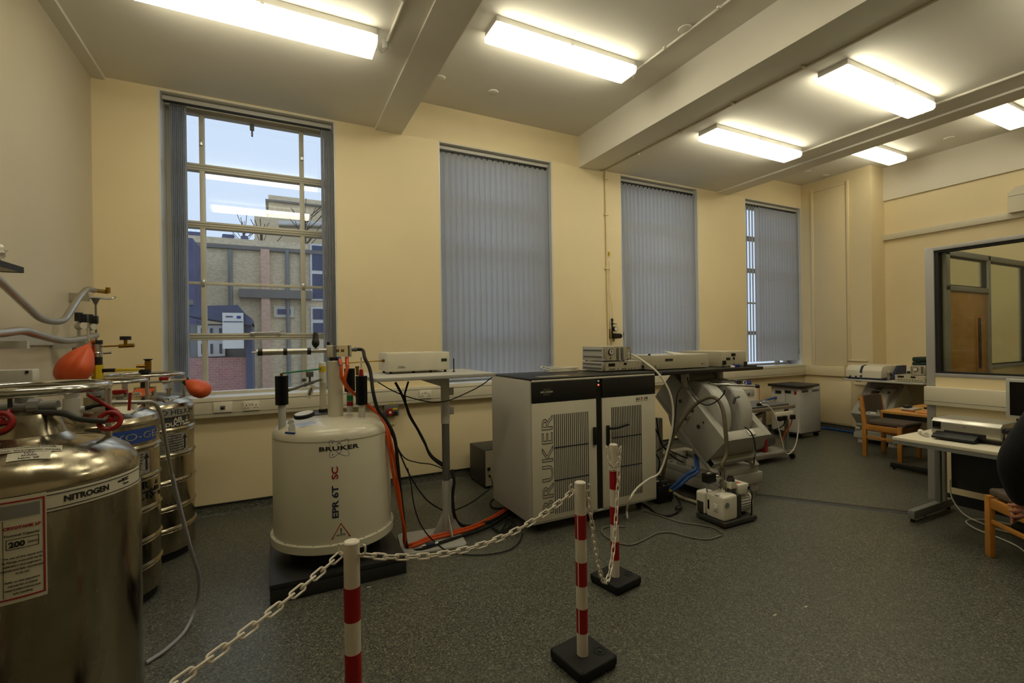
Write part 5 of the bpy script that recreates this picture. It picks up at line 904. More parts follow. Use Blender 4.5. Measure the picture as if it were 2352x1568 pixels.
for x in (5.735, 5.83, 5.995): MB().box(x - .035, x + .035, 3.80, 3.84, .54, .60, .008).build('plug', 'black_plastic', o)
MB().tube([(5.83, 3.82, .54), (5.82, 3.84, .47), (5.76, 3.9, .42), (5.70, 3.95, .40)], .007, 8).build('plug_lead', 'black_rubber', o); MB().tube([(5.995, 3.83, .54), (6.0, 3.86, .45), (5.95, 3.9, .35), (5.94, 3.95, .2)], .008, 8).build('plug_lead', 'orange_cable', o)
P = [(6.02, 3.82, .57), (6.07, 3.80, .5), (6.05, 3.79, .36), (5.97, 3.78, .2), (5.85, 3.78, .12), (5.76, 3.78, .16), (5.70, 3.79, .35), (5.62, 3.80, .6), (5.56, 3.84, .73), (5.52, 3.9, .755), (5.62, 4.0, .745), (5.8, 4.1, .752), (5.95, 4.12, .745)]
cable('trolley_cable', 'white lead looping down from the trolley socket strip', P, .007, 'white_cable')
T = thing('hose_clamp', 'small black clamp knob on top of the trolley', 'clamp', (5.52, 3.9, .735)); MB().box(5.49, 5.55, 3.93, 3.97, .735, .77, .006).build('block', 'black_plastic', T); MB().cyl((5.56, 3.95, .775), (5.56, 3.95, .79), .012, n=10).cyl((5.54, 3.95, .76), (5.56, 3.95, .78), .006, n=8).build('screw', 'chrome', T)
# white control cabinet between magnet and window wall
xr = aty(1738, 900, 4.55).x; zt = aty(1738, 886, 4.55).z
T = thing('control_cabinet', 'white cabinet with chrome knob behind the electromagnet', 'cabinet', (xr - .3, 4.75, 0)); MB().box(xr - .6, xr, 4.55, 5.05, .02, zt, .006).build('case', 'instrument_white', T); MB().box(xr - .55, xr - .06, 4.54, 4.55, zt - .13, zt - .03, .003).build('drawer_front', 'light_grey', T); MB().cyl((xr - .22, 4.54, zt - .1), (xr - .22, 4.51, zt - .1), .018, n=14).build('knob', 'chrome', T)
for x in (xr - .55, xr - .05):
    for y in (4.6, 5.0): MB().cyl((x, y, 0), (x, y, .022), .02, n=10).build('foot', 'black_rubber', T)
T = thing('eye_bolt', 'chrome ring bolt standing on the white control cabinet', 'bolt', (xr - .12, 4.65, zt)); MB().cyl((xr - .12, 4.65, zt), (xr - .12, 4.65, zt + .02), .02, n=12).build('stud', 'chrome', T); MB().torus((xr - .12, 4.65, zt + .05), .03, .007, 24, 8, Matrix.Rotation(math.pi / 2, 3, 'X')).build('ring', 'chrome', T)
T = thing('clamp_handles', 'black ball clamp handles on a pale pad upon the control cabinet', 'clamp', (xr - .4, 4.65, zt)); MB().box(xr - .5, xr - .2, 4.58, 4.75, zt, zt + .03, .006).build('pad', 'paper', T)
for dx, dz in ((0, .05), (-.02, .02)): MB().cyl((xr - .46 + dx, 4.6, zt + .02 + dz), (xr - .36 + dx, 4.57, zt + .03 + dz), .01, n=8).ell((xr - .35 + dx, 4.565, zt + .032 + dz), .024, .024, .024, 12, 8).build('handle', 'black_plastic', T)
# ------------------------------------------------------------------ chiller cabinet
T = thing('chiller_cabinet', 'pale grey wheeled chiller cabinet with black tray lid', 'cabinet', (7.61, 4.8, 0)); MB().box(7.35, 7.88, 4.56, 5.04, .09, .805, .006).build('case', 'light_grey', T)
for y0, y1 in ((4.565, 4.795), (4.80, 5.035)):
    o = MB().box(7.338, 7.35, y0, y1, .1, .80, .003).build('door', 'light_grey', T)
for y0, y1, z0, z1 in ((4.86, 4.96, .69, .74), (4.70, 4.80, .71, .755)): MB().box(7.33, 7.339, y0, y1, z0, z1, .004).build('recess_handle', 'black_plastic', T)
MB().box(7.33, 7.339, 4.61, 4.645, .70, .755, .003).build('rocker_switch', 'red_plastic', T)
for x0, x1 in ((7.40, 7.55), (7.66, 7.83)):
    m = MB()
    for k in range(12): x = x0 + (x1 - x0) * k / 11; m.box(x - .004, x + .004, 4.557, 4.561, .73, .765)
    m.build('vent', 'tube_grey', T, smooth=False, kind='stuff')
MB().box(7.35, 7.88, 4.56, 5.04, .075, .092).build('base_skirt', 'charcoal', T); MB().prism([(7.27, 4.57), (7.36, 4.50), (7.90, 4.58), (7.90, 5.05), (7.27, 5.05)], 'z', .806, .845, .008).build('tray_lid', 'dark_laminate', T)
for x in (7.40, 7.83):
    for y in (4.61, 4.99): w = MB().cyl((x - .015, y, .038), (x + .015, y, .038), .038, n=16).build('castor', 'black_rubber', T); MB().box(x - .012, x + .012, y - .012, y + .012, .05, .08).build('castor_fork', 'tube_grey', w)
cable('blue_hose', 'blue hose from the chiller cabinet towards the trolley', [(7.36, 4.95, .62), (7.1, 4.93, .60), (6.8, 4.9, .54), (6.55, 4.85, .45), (6.3, 4.8, .2), (6.1, 4.7, .02)], .017, 'blue_tube', cat='hose')
cable('blue_hose', 'blue hose along the skirting beside the chiller cabinet', [(7.95, 5.12, .02), (8.2, 5.05, .02), (8.5, 4.9, .02), (8.53, 4.5, .02), (8.5, 4.2, .02)], .017, 'blue_tube', cat='hose')
# ------------------------------------------------------------------ second, smaller electromagnet with its table
src = [o for o in COL.objects if o.name == 'electromagnet'][0]; b = copy_tree(src); b['label'] = 'smaller grey electromagnet with tilted yoke under the far white table'; b.location = (8.13, 3.795, 0); b.rotation_euler = (0, 0, -math.pi / 2); b.scale = (.72, .72, .72)
src['group'] = b['group'] = 'electromagnets'
T = thing('white_bench', 'white bench top on grey brackets over the smaller electromagnet', 'bench', (8.3, 3.7, 0)); MB().box(7.66, 8.95, 3.12, 4.12, .945, .967, .004).build('bench_top', 'light_grey', T)
for y in (3.42, 4.02):
    MB().box(7.9, 8.85, y - .03, y + .03, .915, .945, .003).build('bracket', 'side_grey', T); MB().box(8.72, 8.80, y - .03, y + .03, 0, .915, .003).build('leg', 'side_grey', T)
T = thing('desktop_spectrometer', 'white and navy desktop spectrometer with rounded front on white bench', 'instrument', (8.05, 3.87, .967)); o = MB().prism([(7.75, .99), (7.755, 1.10), (7.80, 1.16), (7.88, 1.175), (8.35, 1.175), (8.35, .99)], 'y', 3.64, 4.11, .012, 3).build('cover', 'instrument_white', T); MB().box(7.748, 8.36, 3.60, 4.115, .975, .992, .003).build('base_band', 'navy_print', T); MB().prism([(7.98, .99), (8.36, .99), (8.36, 1.165), (8.16, 1.165)], 'y', 3.60, 3.635).build('side_panel', 'navy_print', T); MB().prism([(7.745, 1.0), (7.75, 1.10), (7.795, 1.163), (7.875, 1.178), (7.90, 1.178), (7.90, 1.0)], 'y', 3.885, 3.915).build('stripe', 'navy_print', T); MB().cyl((7.746, 3.9, 1.045), (7.742, 3.9, 1.045), .018, n=16).build('emblem', 'gauge_white', T)
for y in (3.96, 4.04): MB().cyl((7.745, y, 1.005), (7.715, y, 1.005), .007, n=8).cyl((7.735, y, .98), (7.735, y, 1.02), .006, n=8).build('clamp_screw', 'black_plastic', T)
for x in (7.78, 8.32):
    for y in (3.63, 4.08): MB().cyl((x, y, .967), (x, y, .976), .014, n=8).build('foot', 'black_rubber', T)
MB().cyl((7.86, 3.60, 1.05), (7.86, 3.57, 1.05), .026, n=16).build('side_port', 'black_plastic', T); tag(MB().lathe([(0, 0), (.016, 0), (.016, .12), (.011, .125), (0, .125)], (7.76, 3.555, .967), 16).build('sample_tube', 'chrome'), 'short upright steel tube beside the desktop spectrometer', 'tube')
def far_rack(name, label, ya2, yb2, za2, zb3):
    T = thing(name, label, 'instrument', (7.9, (ya2 + yb2) / 2, za2)); MB().box(7.76, 8.1, ya2, yb2, za2 + .004, zb3, .003).build('case', 'aluminium', T); MB().box(7.754, 7.761, ya2 + .012, yb2 - .012, za2 + .01, zb3 - .006).build('front_panel', 'instrument_beige', T)
    for x in (7.79, 8.07):
        for y in (ya2 + .03, yb2 - .03): MB().cyl((x, y, za2), (x, y, za2 + .005), .012, n=8).build('foot', 'black_rubber', T)
    return T
T = far_rack('bench_controller', 'flat silver controller with dark displays on the white bench', 3.0 + .13, 3.48, .967, 1.06)
for y0, y1 in ((3.37, 3.44), (3.24, 3.29)): MB().box(7.75, 7.755, y0, y1, 1.025, 1.048).build('display', 'screen_black', T)
for k in range(9): y = 3.43 - .032 * k; MB().cyl((7.756, y, .995), (7.748, y, .995), .006, n=8).build('button', 'black_plastic', T)
T = far_rack('bench_flow_controller', 'silver flow controller with round gauge under the dark green case', 3.13, 3.29, 1.06, 1.20); g = MB().cyl((7.756, 3.235, 1.145), (7.742, 3.235, 1.145), .03, n=20).build('gauge', 'black_plastic', T); MB().cyl((7.742, 3.235, 1.145), (7.74, 3.235, 1.145), .025, n=20).build('dial', 'gauge_white', g); MB().box(7.75, 7.756, 3.15, 3.175, 1.085, 1.185).build('flow_tube', 'tube_grey', T); MB().box(7.73, 7.74, 3.275, 3.285, 1.08, 1.18).box(7.738, 7.755, 3.275, 3.285, 1.08, 1.09).box(7.738, 7.755, 3.275, 3.285, 1.17, 1.18).build('handle', 'aluminium', T)
T = thing('green_case', 'dark green hinged case on top of the far flow controller', 'case', (7.9, 3.2, 1.2)); MB().box(7.77, 8.05, 3.13, 3.285, 1.2005, 1.245, .012).build('bottom_shell', 'green_case', T); MB().box(7.77, 8.05, 3.13, 3.285, 1.248, 1.31, .018).build('top_shell', 'green_case', T); MB().box(7.762, 7.772, 3.19, 3.225, 1.235, 1.262, .003).build('latch', 'black_plastic', T)
def wsock(y, z):
    T = thing('wall_socket', 'double socket with black plug on the right wall below trunking', 'socket', (XR - .07, y, z), 0, 'sockets on the right wall'); MB().box(XR - .075, XR - .06, y - .07, y + .07, z, z + .08, .004).build('plate', 'outlet_plastic', T); MB().box(XR - .11, XR - .075, y - .03, y + .03, z + .005, z + .06, .008).build('plug', 'black_plastic', T)
wsock(3.45, .985); wsock(3.8, .985)
# ------------------------------------------------------------------ chairs
def chair(label, loc, rz):
    T = thing('wooden_chair', label, 'chair', loc, rz, 'wooden chairs with brown seats'); M = LM(T)
    for sx in (-1, 1):
        x = .235 * sx; MB(M).box(x - .018, x + .018, -.225, -.175, 0, .44, .004).build('leg', 'wood', T)
        MB(M).prism([(.175, 0), (.225, 0), (.225, .44), (.262, .80), (.222, .80), (.175, .44)], 'x', x - .018, x + .018, .004).build('leg', 'wood', T)
        MB(M).box(x - .014, x + .014, -.175, .18, .355, .425, .004).build('seat_rail', 'wood', T); MB(M).box(x - .010, x + .010, -.175, .18, .245, .275, .003).build('stretcher', 'wood', T)
        for z in (.60, .755): MB(M).cyl((x + .018 * sx, .225 + (z - .44) * .1, z), (x + .021 * sx, .225 + (z - .44) * .1, z), .009, n=10).build('screw_cap', 'brass', T)
    MB(M).box(-.217, .217, -.20, -.176, .35, .415, .003).build('front_rail', 'wood', T); MB(M).box(-.217, .217, .18, .205, .35, .415, .003).build('rear_rail', 'wood', T)
    MB(M).box(-.214, .214, -.25, .175, .425, .485, .022, 4).build('seat', 'fabric_brown', T)
    m = MB(M); n = 12; vs = []
    for k in range(n + 1):
        u = -.215 + .43 * k / n; d = .03 * (1 - (2 * k / n - 1) ** 2)
        for dy, z in ((-.028, .585), (.012, .585), (.035, .80), (-.005, .80)): vs.append((u, .222 + d + dy, z))
    fs = [(0, 1, 2, 3), tuple(4 * n + q for q in (3, 2, 1, 0))]
    for k in range(n):
        for q in range(4): fs.append((4 * k + q, 4 * k + 4 + q, 4 * k + 4 + (q + 1) % 4, 4 * k + (q + 1) % 4))
    m.mesh(vs, fs); bmesh.ops.bevel(m.bm, geom=[e for e in m.bm.edges if e.calc_face_angle(0) > .9], offset=.01, segments=3, affect='EDGES'); m.build('backrest', 'fabric_brown', T); return T
chair('wooden chair with brown cushions drawn up to the oak topped desk', (7.30, 3.32, 0), 0); chair('wooden chair with brown seat pushed under the cream desk', (4.655, 1.187, 0), math.radians(140.3))
# ------------------------------------------------------------------ desks
T = thing('oak_desk', 'oak topped desk with black edge and black foot by glazed office', 'desk', (7.1, 2.65, 0)); MB().box(6.36, 7.9, 2.30, 3.0, .70, .73, .003).build('desk_top', 'desk_oak', T); MB().box(6.38, 7.88, 2.32, 2.985, .645, .70).build('apron', 'black_plastic', T)
for x in (6.62, 7.6): MB().box(x, x + .05, 2.34, 3.03, .02, .075, .004).build('foot', 'black_plastic', T); MB().box(x + .005, x + .045, 2.38, 2.5, .075, .645, .004).build('leg', 'black_plastic', T); MB().cyl((x + .025, 3.0, 0), (x + .025, 3.0, .022), .014, n=8).cyl((x + .025, 2.37, 0), (x + .025, 2.37, .022), .014, n=8).build('glide', 'black_rubber', T)
zd = .73
o = thing('desk_phone', 'black and silver telephone handset base on the oak desk', 'phone', (6.7, 2.86, zd)); MB().box(6.60, 6.80, 2.78, 2.92, zd, zd + .02, .005).build('base', 'light_grey', o); MB().box(6.62, 6.74, 2.84, 2.90, zd + .02, zd + .055, .015, 3).build('handset', 'black_plastic', o)
tag(MB().box(6.88, 7.2, 2.40, 2.80, zd, zd + .018, .004).build('keyboard', 'black_plastic'), 'flat black keyboard on the oak desk', 'keyboard'); tag(MB().cyl((6.50, 2.72, zd + .006), (6.52, 2.86, zd + .006), .005, n=8).build('pen', 'red_plastic'), 'red pen lying on the oak desk', 'pen'); tag(MB().cyl((6.42, 2.55, zd + .006), (6.45, 2.68, zd + .006), .005, n=8).build('pencil', 'orange_cable'), 'orange pencil lying near the edge of the oak desk', 'pencil'); tag(MB().box(7.4, 7.7, 2.5, 2.75, zd, zd + .02, .003).build('notebook', 'blue_plastic'), 'blue notebook lying at the back of the oak desk', 'notebook')
T = thing('cream_desk', 'cream laminate desk on grey cantilever legs along the office partition', 'desk', (5.1, 1.0, 0)); MB().box(4.70, 5.50, -.3, 2.135, .715, .742, .004).build('desk_top', 'desk_cream', T); MB().box(4.705, 5.495, -.295, 2.13, .685, .715).build('apron', 'mid_grey', T)
for y in (2.05, -.2):
    MB().box(4.86, 5.56, y, y + .05, .03, .10, .004).build('foot', 'mid_grey', T); MB().box(5.335, 5.375, y + .005, y + .045, .10, .685, .003).build('leg', 'mid_grey', T); MB().box(5.43, 5.47, y + .005, y + .045, .10, .685, .003).build('leg', 'light_grey', T)
    for x in (4.885, 5.53): MB().cyl((x, y + .025, 0), (x, y + .025, .032), .016, n=10).build('glide', 'black_rubber', T)
MB().box(5.48, 5.495, -.25, 2.03, .22, .685).build('modesty_panel', 'charcoal', T)
zd = .742; T = thing('inkjet_printer', 'silver inkjet printer with black paper tray on the cream desk', 'printer', (5.12, 1.75, zd)); MB().prism([(4.955, zd + .05), (4.955, zd + .14), (4.99, zd + .165), (5.30, zd + .165), (5.30, zd + .02), (5.0, zd + .02)], 'y', 1.535, 1.965, .006).build('case', 'aluminium', T); MB().box(4.985, 5.30, 1.53, 1.97, zd + .005, zd + .06, .005).build('base', 'black_plastic', T)
MB().prism([(4.865, zd + .012), (4.865, zd + .03), (4.99, zd + .075), (4.99, zd + .012)], 'y', 1.66, 1.93, .004).build('paper_tray', 'black_plastic', T); MB().box(4.95, 4.957, 1.90, 1.955, zd + .075, zd + .14, .004).build('control_panel', 'screen_black', T); MB().box(4.95, 4.957, 1.62, 1.88, zd + .035, zd + .075, .003).build('paper_slot', 'black_plastic', T); MB().box(4.952, 4.956, 1.74, 1.76, zd + .11, zd + .12).build('badge', 'mid_grey', T); MB().prism([(4.99, zd + .06), (4.99, zd + .162), (5.28, zd + .162), (5.28, zd + .06)], 'y', 1.966, 1.974).build('side_trim', 'black_plastic', T)
for y in (1.57, 1.93): MB().cyl((5.02, y, zd), (5.02, y, zd + .008), .012, n=8).cyl((5.27, y, zd), (5.27, y, zd + .008), .012, n=8).build('foot', 'black_rubber', T)
T = thing('computer_monitor', 'grey framed flat monitor with dark screen beside the printer', 'monitor', (5.12, 1.32, zd)); MB().box(5.10, 5.14, 1.13, 1.552, .95, 1.255, .006).build('frame', 'light_grey', T); MB().box(5.096, 5.101, 1.155, 1.527, .975, 1.232).build('screen', 'screen_black', T); MB().box(5.13, 5.17, 1.28, 1.40, zd + .01, 1.05, .006).build('stand', 'light_grey', T); MB().box(5.02, 5.25, 1.22, 1.46, zd, zd + .012, .005).build('base', 'light_grey', T)
T = thing('computer_keyboard', 'black keyboard at the front of the cream desk', 'keyboard', (4.85, 1.28, zd)); MB().box(4.78, 4.94, 1.05, 1.475, zd, zd + .02, .006).build('tray', 'black_plastic', T)
for r in range(4):
    for k in range(14): MB().box(4.795 + .034 * r, 4.823 + .034 * r, 1.065 + .0285 * k, 1.089 + .0285 * k, zd + .02, zd + .026).build('key', 'charcoal', T)
T = thing('paper_cup_tube', 'white roll with a cream band beside the printer', 'roll', (5.0, 2.02, zd)); MB().cyl((5.05, 2.08, zd + .02), (4.92, 1.985, zd + .02), .019, n=16).build('roll', 'gauge_white', T); MB().cyl((5.0, 2.043, zd + .02), (4.965, 2.018, zd + .02), .0198, n=16).build('band', 'instrument_beige', T)
tag(MB().box(5.0, 5.20, 1.49, 1.528, zd, zd + .095, .004).build('ink_box', 'paper'), 'white carton between printer and monitor', 'box'); tag(MB().box(4.97, 5.10, 1.485, 1.529, zd + .096, zd + .135, .012).build('black_stapler', 'black_plastic'), 'black stapler resting on the white carton', 'stapler')
T = thing('wall_plug', 'black mains plug in the cream socket above the printer', 'plug', (5.65, 1.6, .99)); MB().box(XP - .072, XP - .06, 1.50, 1.66, .965, 1.065, .004).build('socket_plate', 'outlet_plastic', T); MB().box(XP - .12, XP - .072, 1.595, 1.665, .985, 1.05, .014, 3).build('plug', 'black_plastic', T); MB().tube([(XP - .10, 1.63, .99), (XP - .10, 1.632, .93), (XP - .085, 1.645, .86), (XP - .09, 1.65, .80), (XP - .12, 1.66, .75)], .007, 8).build('lead', 'black_rubber', T)
cable('white_lead', 'white network lead in loose loops under the cream desk', [(5.43, 2.02, .30), (5.40, 2.0, .15), (5.35, 1.9, .04), (5.3, 1.75, .012), (5.25, 1.6, .012), (5.36, 1.5, .014), (5.46, 1.62, .016), (5.40, 1.8, .018), (5.25, 1.85, .014), (5.12, 1.75, .012), (5.05, 1.6, .012), (4.95, 1.45, .012), (4.8, 1.35, .012)], .006, 'white_cable')
tag(MB().ell((5.3, 1.45, .06), .09, .14, .058, 20, 10).build('cable_bundle_bag', 'black_rubber'), 'dark bundled cable bag on the floor under the desk', 'bag')
# ------------------------------------------------------------------ floor cable cover and floor cables
p, q = Vector((4.35, 3.17, 0)), Vector((5.16, 2.10, 0)); d = (q - p); L = d.length; M = Matrix.Translation(p) @ Matrix.Rotation(math.atan2(d.y, d.x), 4, 'Z')
tag(MB(M).prism([(-.045, 0), (.045, 0), (.022, .014), (-.022, .014)], 'x', 0, L).build('cable_cover', 'plinth_black'), 'rubber cable cover strip crossing the floor to the cream desk', 'cable cover')
# ------------------------------------------------------------------ barrier posts and chains
PA, PB, PC, PD = (.236, 1.745), (1.338, 1.925), (1.975, 2.458), (-.80, .80); RP = .0275
ZR = [(atd(1336, a, 2.344).z, atd(1336, b, 2.344).z) for a, b in ((1235, 1180), (1342, 1288), (1449, 1394))]
def post(label, p, rz, zt, stripe, ha):
    x, y = p; T = thing('barrier_post', label, 'barrier post', (x, y, 0), 0, 'red and white barrier posts'); c = (x + .012, y + .012); M = Matrix.Translation((c[0], c[1], 0)) @ Matrix.Rotation(rz, 4, 'Z')
    o = MB(M).prism(rr(-.12, .12, -.12, .12, .02), 'z', .012, .058, .01, 3).build('base', 'black_rubber', T)
    MB(M).box(-.11, .11, -.11, .11, 0, .014).build('base_foot', 'black_rubber', o); MB(M).torus((.07, -.045, .058), .028, .004, 24, 6).cyl((.07, -.045, .056), (.07, -.045, .062), .012, n=14).build('filler_cap', 'black_rubber', o)
    MB().lathe([(0, .05), (RP, .05), (RP, zt - .004), (RP - .004, zt), (0, zt)], (x, y, 0), 32).build('pole', 'post_white', T)
    for a, b in ZR:
        bd = MB().lathe([(RP + .0002, a), (RP + .0012, a), (RP + .0012, b), (RP + .0002, b)], (x, y, 0), 32).build('red_band', 'post_red', T)
        if stripe: fa = math.atan2(-y, -x) - .55; MB().patch(x, y, RP + .0012, fa - .09, fa + .09, a, b, 4, .0006).build('white_seam', 'post_white', bd)
    out = []
    for a in ha:
        dx, dy = math.cos(a), math.sin(a); P = [(x + dx * RP, y + dy * RP, zt - .045), (x + dx * (RP + .012), y + dy * (RP + .012), zt - .05), (x + dx * (RP + .022), y + dy * (RP + .022), zt - .036), (x + dx * (RP + .022), y + dy * (RP + .022), zt - .018), (x + dx * (RP + .013), y + dy * (RP + .013), zt - .012)]
        MB().tube(P, .0042, 8).build('hook', 'post_white', T); out.append(Vector((x + dx * (RP + .012), y + dy * (RP + .012), zt - .048)))
    return out
def dirang(p, q): return math.atan2(q[1] - p[1], q[0] - p[0])
hA = post('red and white barrier post in front of the cryomagnet', PA, .2, .905, False, (math.pi - YAW - .1, -YAW - .1))
hB = post('red and white barrier post in front of the slotted console, with white seams', PB, .13, .905, True, (math.pi - YAW, -YAW))
hC = post('red and white barrier post at the free end of the chain', PC, .17, .92, False, (-YAW - .2, math.pi - YAW - .1))
hD = post('red and white barrier post near the nitrogen tank', PD, .3, .905, False, (dirang(PD, PA),))
def link_mesh():
    l, w, r, n = .0285 * .56 + .004, .0105, .0037, 7; P = []
    for sgn in (1, -1):
        for k in range(n): a = -math.pi / 2 + math.pi * k / (n - 1); P.append(Vector((sgn * (l + w * math.cos(a) * .9), sgn * w * math.sin(a), 0)))
    o = MB().sweep(P, r, 7, True).build('link', 'post_white'); me = o.data; zc = (max(v.co.z for v in me.vertices) + min(v.co.z for v in me.vertices)) / 2
    for v in me.vertices: v.co.z -= zc
    bpy.data.objects.remove(o); return me
LINK = link_mesh(); PITCH = .0455
def chain(label, a, b, px, py, extra=()):
    a, b = Vector(a), Vector(b); d = ray(px, py); az = d.x / d.y; t = (a.x - az * a.y) / (az * (b.y - a.y) - (b.x - a.x)); t = -t if not 0 < t < 1 else t; t = min(.95, max(.05, t))
    P = a.lerp(b, t); zz = atd(px, py, math.hypot(P.x, P.y)).z; sag = (P.z - zz) / (4 * t * (1 - t)); N = 400
    pts = [a.lerp(b, k / N) - Vector((0, 0, sag * 4 * (k / N) * (1 - k / N))) for k in range(N + 1)] + [Vector(e) for e in extra]
    T = thing('barrier_chain', label, 'chain', tuple(a), 0, 'white plastic barrier chains'); s = 0; nxt = PITCH / 2; i = 0
    for p, q in zip(pts, pts[1:]):
        L = (q - p).length
        while s + L >= nxt:
            c = p.lerp(q, (nxt - s) / L); dd = (q - p).normalized(); M = dd.to_track_quat('X', 'Z').to_matrix().to_4x4() @ Matrix.Rotation(math.pi / 4 if i % 2 else -math.pi / 4, 4, 'X')
            o = bpy.data.objects.new('link', LINK); COL.objects.link(o); o.parent = T; o.matrix_local = Matrix.Translation(c - a) @ M; i += 1; nxt += PITCH
        s += L
def tail(h, n=5): return [h + Vector((.004 * k, 0, -.022 * k)) for k in range(1, n)]
chain('white plastic chain sagging between the cryomagnet post and the console post', hA[1], hB[0], 985, 1276)
chain('white plastic chain hanging steeply to the post at the free end', hB[1], hC[0], 1389, 1336)
chain('white plastic chain running from the cryomagnet post towards the nitrogen tank', hA[0], hD[0], 520, 1484)
T = thing('barrier_chain', 'short loose loop of white chain on the free end post', 'chain', tuple(hC[1]), 0, 'white plastic barrier chains')
for k in range(7):
    t = k / 6; c = hC[1].lerp(hC[0], t) - Vector((0, 0, .10 * 4 * t * (1 - t))); f = Vector((-PC[0], -PC[1], 0)).normalized(); c = c + f * .034 * min(1, 4 * t * (1 - t) + .2)
    o = bpy.data.objects.new('link', LINK); COL.objects.link(o); o.parent = T; dz = -.10 * 4 * (1 - 2 * t); dv = (hC[0] - hC[1] + Vector((0, 0, dz))).normalized(); o.matrix_local = Matrix.Translation(c - hC[1]) @ dv.to_track_quat('X', 'Z').to_matrix().to_4x4() @ Matrix.Rotation(.8 if k % 2 else -.8, 4, 'X')
# ------------------------------------------------------------------ cables around the cryomagnet
def W(*L): return [tuple(atd(x, y, d)) for x, y, d in L]
def FL(*L): return [tuple(atz(x, y, z)) for x, y, z in L]
og = 'orange cables of the cryomagnet'
trunk = W((818, 908, 3.73), (846, 932, 3.72), (878, 960, 3.6), (892, 1010, 3.55), (905, 1085, 3.56), (917, 1160, 3.6), (927, 1215, 3.65))
for k, (nm, head) in enumerate((('blue ended', [(.425, 3.64, 1.50), (.432, 3.60, 1.44)] + W((785, 868, 3.63), (800, 893, 3.68))), ('red ended', [(.478, 3.64, 1.50), (.476, 3.60, 1.43)] + W((792, 875, 3.63), (806, 897, 3.69))))):
    o = Vector((.012 * k, .006 * k, -.006 * k)); P = [Vector(p) for p in head] + [Vector(p) + o + Vector((.008 * math.sin(i * 1.3 + k * math.pi), .008 * math.cos(i * 1.3 + k * math.pi), 0)) for i, p in enumerate(trunk)] + [Vector(p) + Vector((0, .02 * k, .012 * k)) for p in FL((932, 1255, .03), (955, 1252, .034), (990, 1238, .034), (1040, 1226, .036), (1090, 1212, .02), (1135, 1190, .02), (1165, 1172, .02), (1190, 1160, .02))]
    T = thing('orange_cable', nm + ' orange cable running from the probe head down to the floor', 'cable', tuple(P[0]), 0, og); MB().tube(P, .0115, 10).build('sheath', 'orange_cable', T); MB().cyl(P[0], Vector(P[1]), .013, n=10).build('end_sleeve', 'blue_plastic' if k == 0 else 'red_plastic', T)
bg2 = 'black cables of the cryomagnet'
cable('black_cable', 'thick black cable bundle dropping from the probe head past the table edge', [(.555, 3.7, 1.557), (.60, 3.69, 1.55)] + W((838, 822, 3.62), (850, 850, 3.58), (857, 900, 3.5), (868, 940, 3.5), (885, 962, 3.5), (906, 1005, 3.52), (914, 1070, 3.55), (921, 1140, 3.6), (928, 1200, 3.65)) + FL((936, 1258, .02), (965, 1262, .02), (1010, 1246, .035), (1070, 1228, .02), (1120, 1210, .02), (1160, 1185, .02), (1190, 1165, .02)), .0125, 'black_rubber', bg2)
cable('black_cable', 'black cable from under the table to its column, upper strand', W((908, 878, 4.0), (920, 900, 3.98), (931, 925, 3.95), (942, 955, 3.92), (962, 990, 3.92), (975, 1015, 3.92), (990, 1048, 3.93), (1020, 1072, 3.95)), .011, 'black_rubber', bg2)
cable('black_cable', 'black cable from under the table joining the strand to its column', W((938, 876, 4.02), (933, 893, 4.0), (930, 910, 3.98), (938, 950, 3.95), (958, 985, 3.95), (972, 1012, 3.95), (992, 1046, 3.95), (1020, 1066, 3.97)), .008, 'black_rubber', bg2)
cable('black_cable', 'thin black lead slung below the grey table towards the console', W((866, 876, 3.9), (900, 896, 3.85), (940, 912, 3.82), (990, 923, 3.82), (1028, 920, 3.83), (1070, 903, 3.85), (1105, 885, 3.9), (1130, 866, 3.95)), .0045, 'black_rubber', bg2)
cable('black_cable', 'thin black lead sweeping from the magnet to the foot of the table', W((872, 945, 3.62), (895, 985, 3.6), (918, 1040, 3.62), (938, 1085, 3.65), (960, 1122, 3.7), (985, 1152, 3.75), (1016, 1171, 3.85)), .006, 'black_rubber', bg2)
cable('black_cable', 'thin black lead bowed from the magnet to the middle of the table column', W((880, 955, 3.6), (905, 1010, 3.6), (928, 1050, 3.65), (960, 1062, 3.75), (990, 1066, 3.85), (1018, 1076, 3.93)), .0045, 'black_rubber', bg2)
cable('black_cable', 'thin black lead falling in front of the table foot onto the floor', W((936, 1075, 3.65), (944, 1110, 3.65), (950, 1155, 3.65), (962, 1195, 3.65), (980, 1225, 3.66)) + FL((1000, 1245, .04), (1030, 1266, .02), (1075, 1274, .012), (1130, 1272, .012), (1170, 1262, .012), (1192, 1245, .012), (1200, 1225, .012)), .005, 'black_rubber', bg2)
cable('black_cable', 'black lead from the table column to the instrument behind the console', W((1046, 1171, 3.9), (1075, 1158, 4.1), (1105, 1138, 4.4), (1130, 1115, 4.75)) + [(2.08, 4.68, .14)], .006, 'black_rubber', bg2)
cable('black_cable', 'thick black sheath from the column foot along the floor under the console', W((1038, 1078, 3.93), (1043, 1105, 3.9), (1040, 1135, 3.9), (1042, 1175, 3.9)) + FL((1052, 1200, .05), (1075, 1208, .022), (1110, 1202, .02), (1140, 1190, .02), (1170, 1172, .02), (1195, 1158, .02)), .014, 'black_rubber', bg2)
random.seed(11)
for k in range(3):
    P = [Vector(atz(1150 + 12 * k, 1170, .012))] + [Vector(atz(1150 + 26 * math.cos(t * 1.1 + k) + 5 * k, 1200 + 17 * math.sin(t * 1.1 + k) + 3 * k, .010 + .004 * (t % 3))) for t in range(8)] + [Vector(atz(1185, 1178 + 4 * k, .012))]
    cable('black_lead', 'thin black lead tangled on the floor at the corner of the console', P, .0035, 'black_rubber', 'leads tangled beside the console')
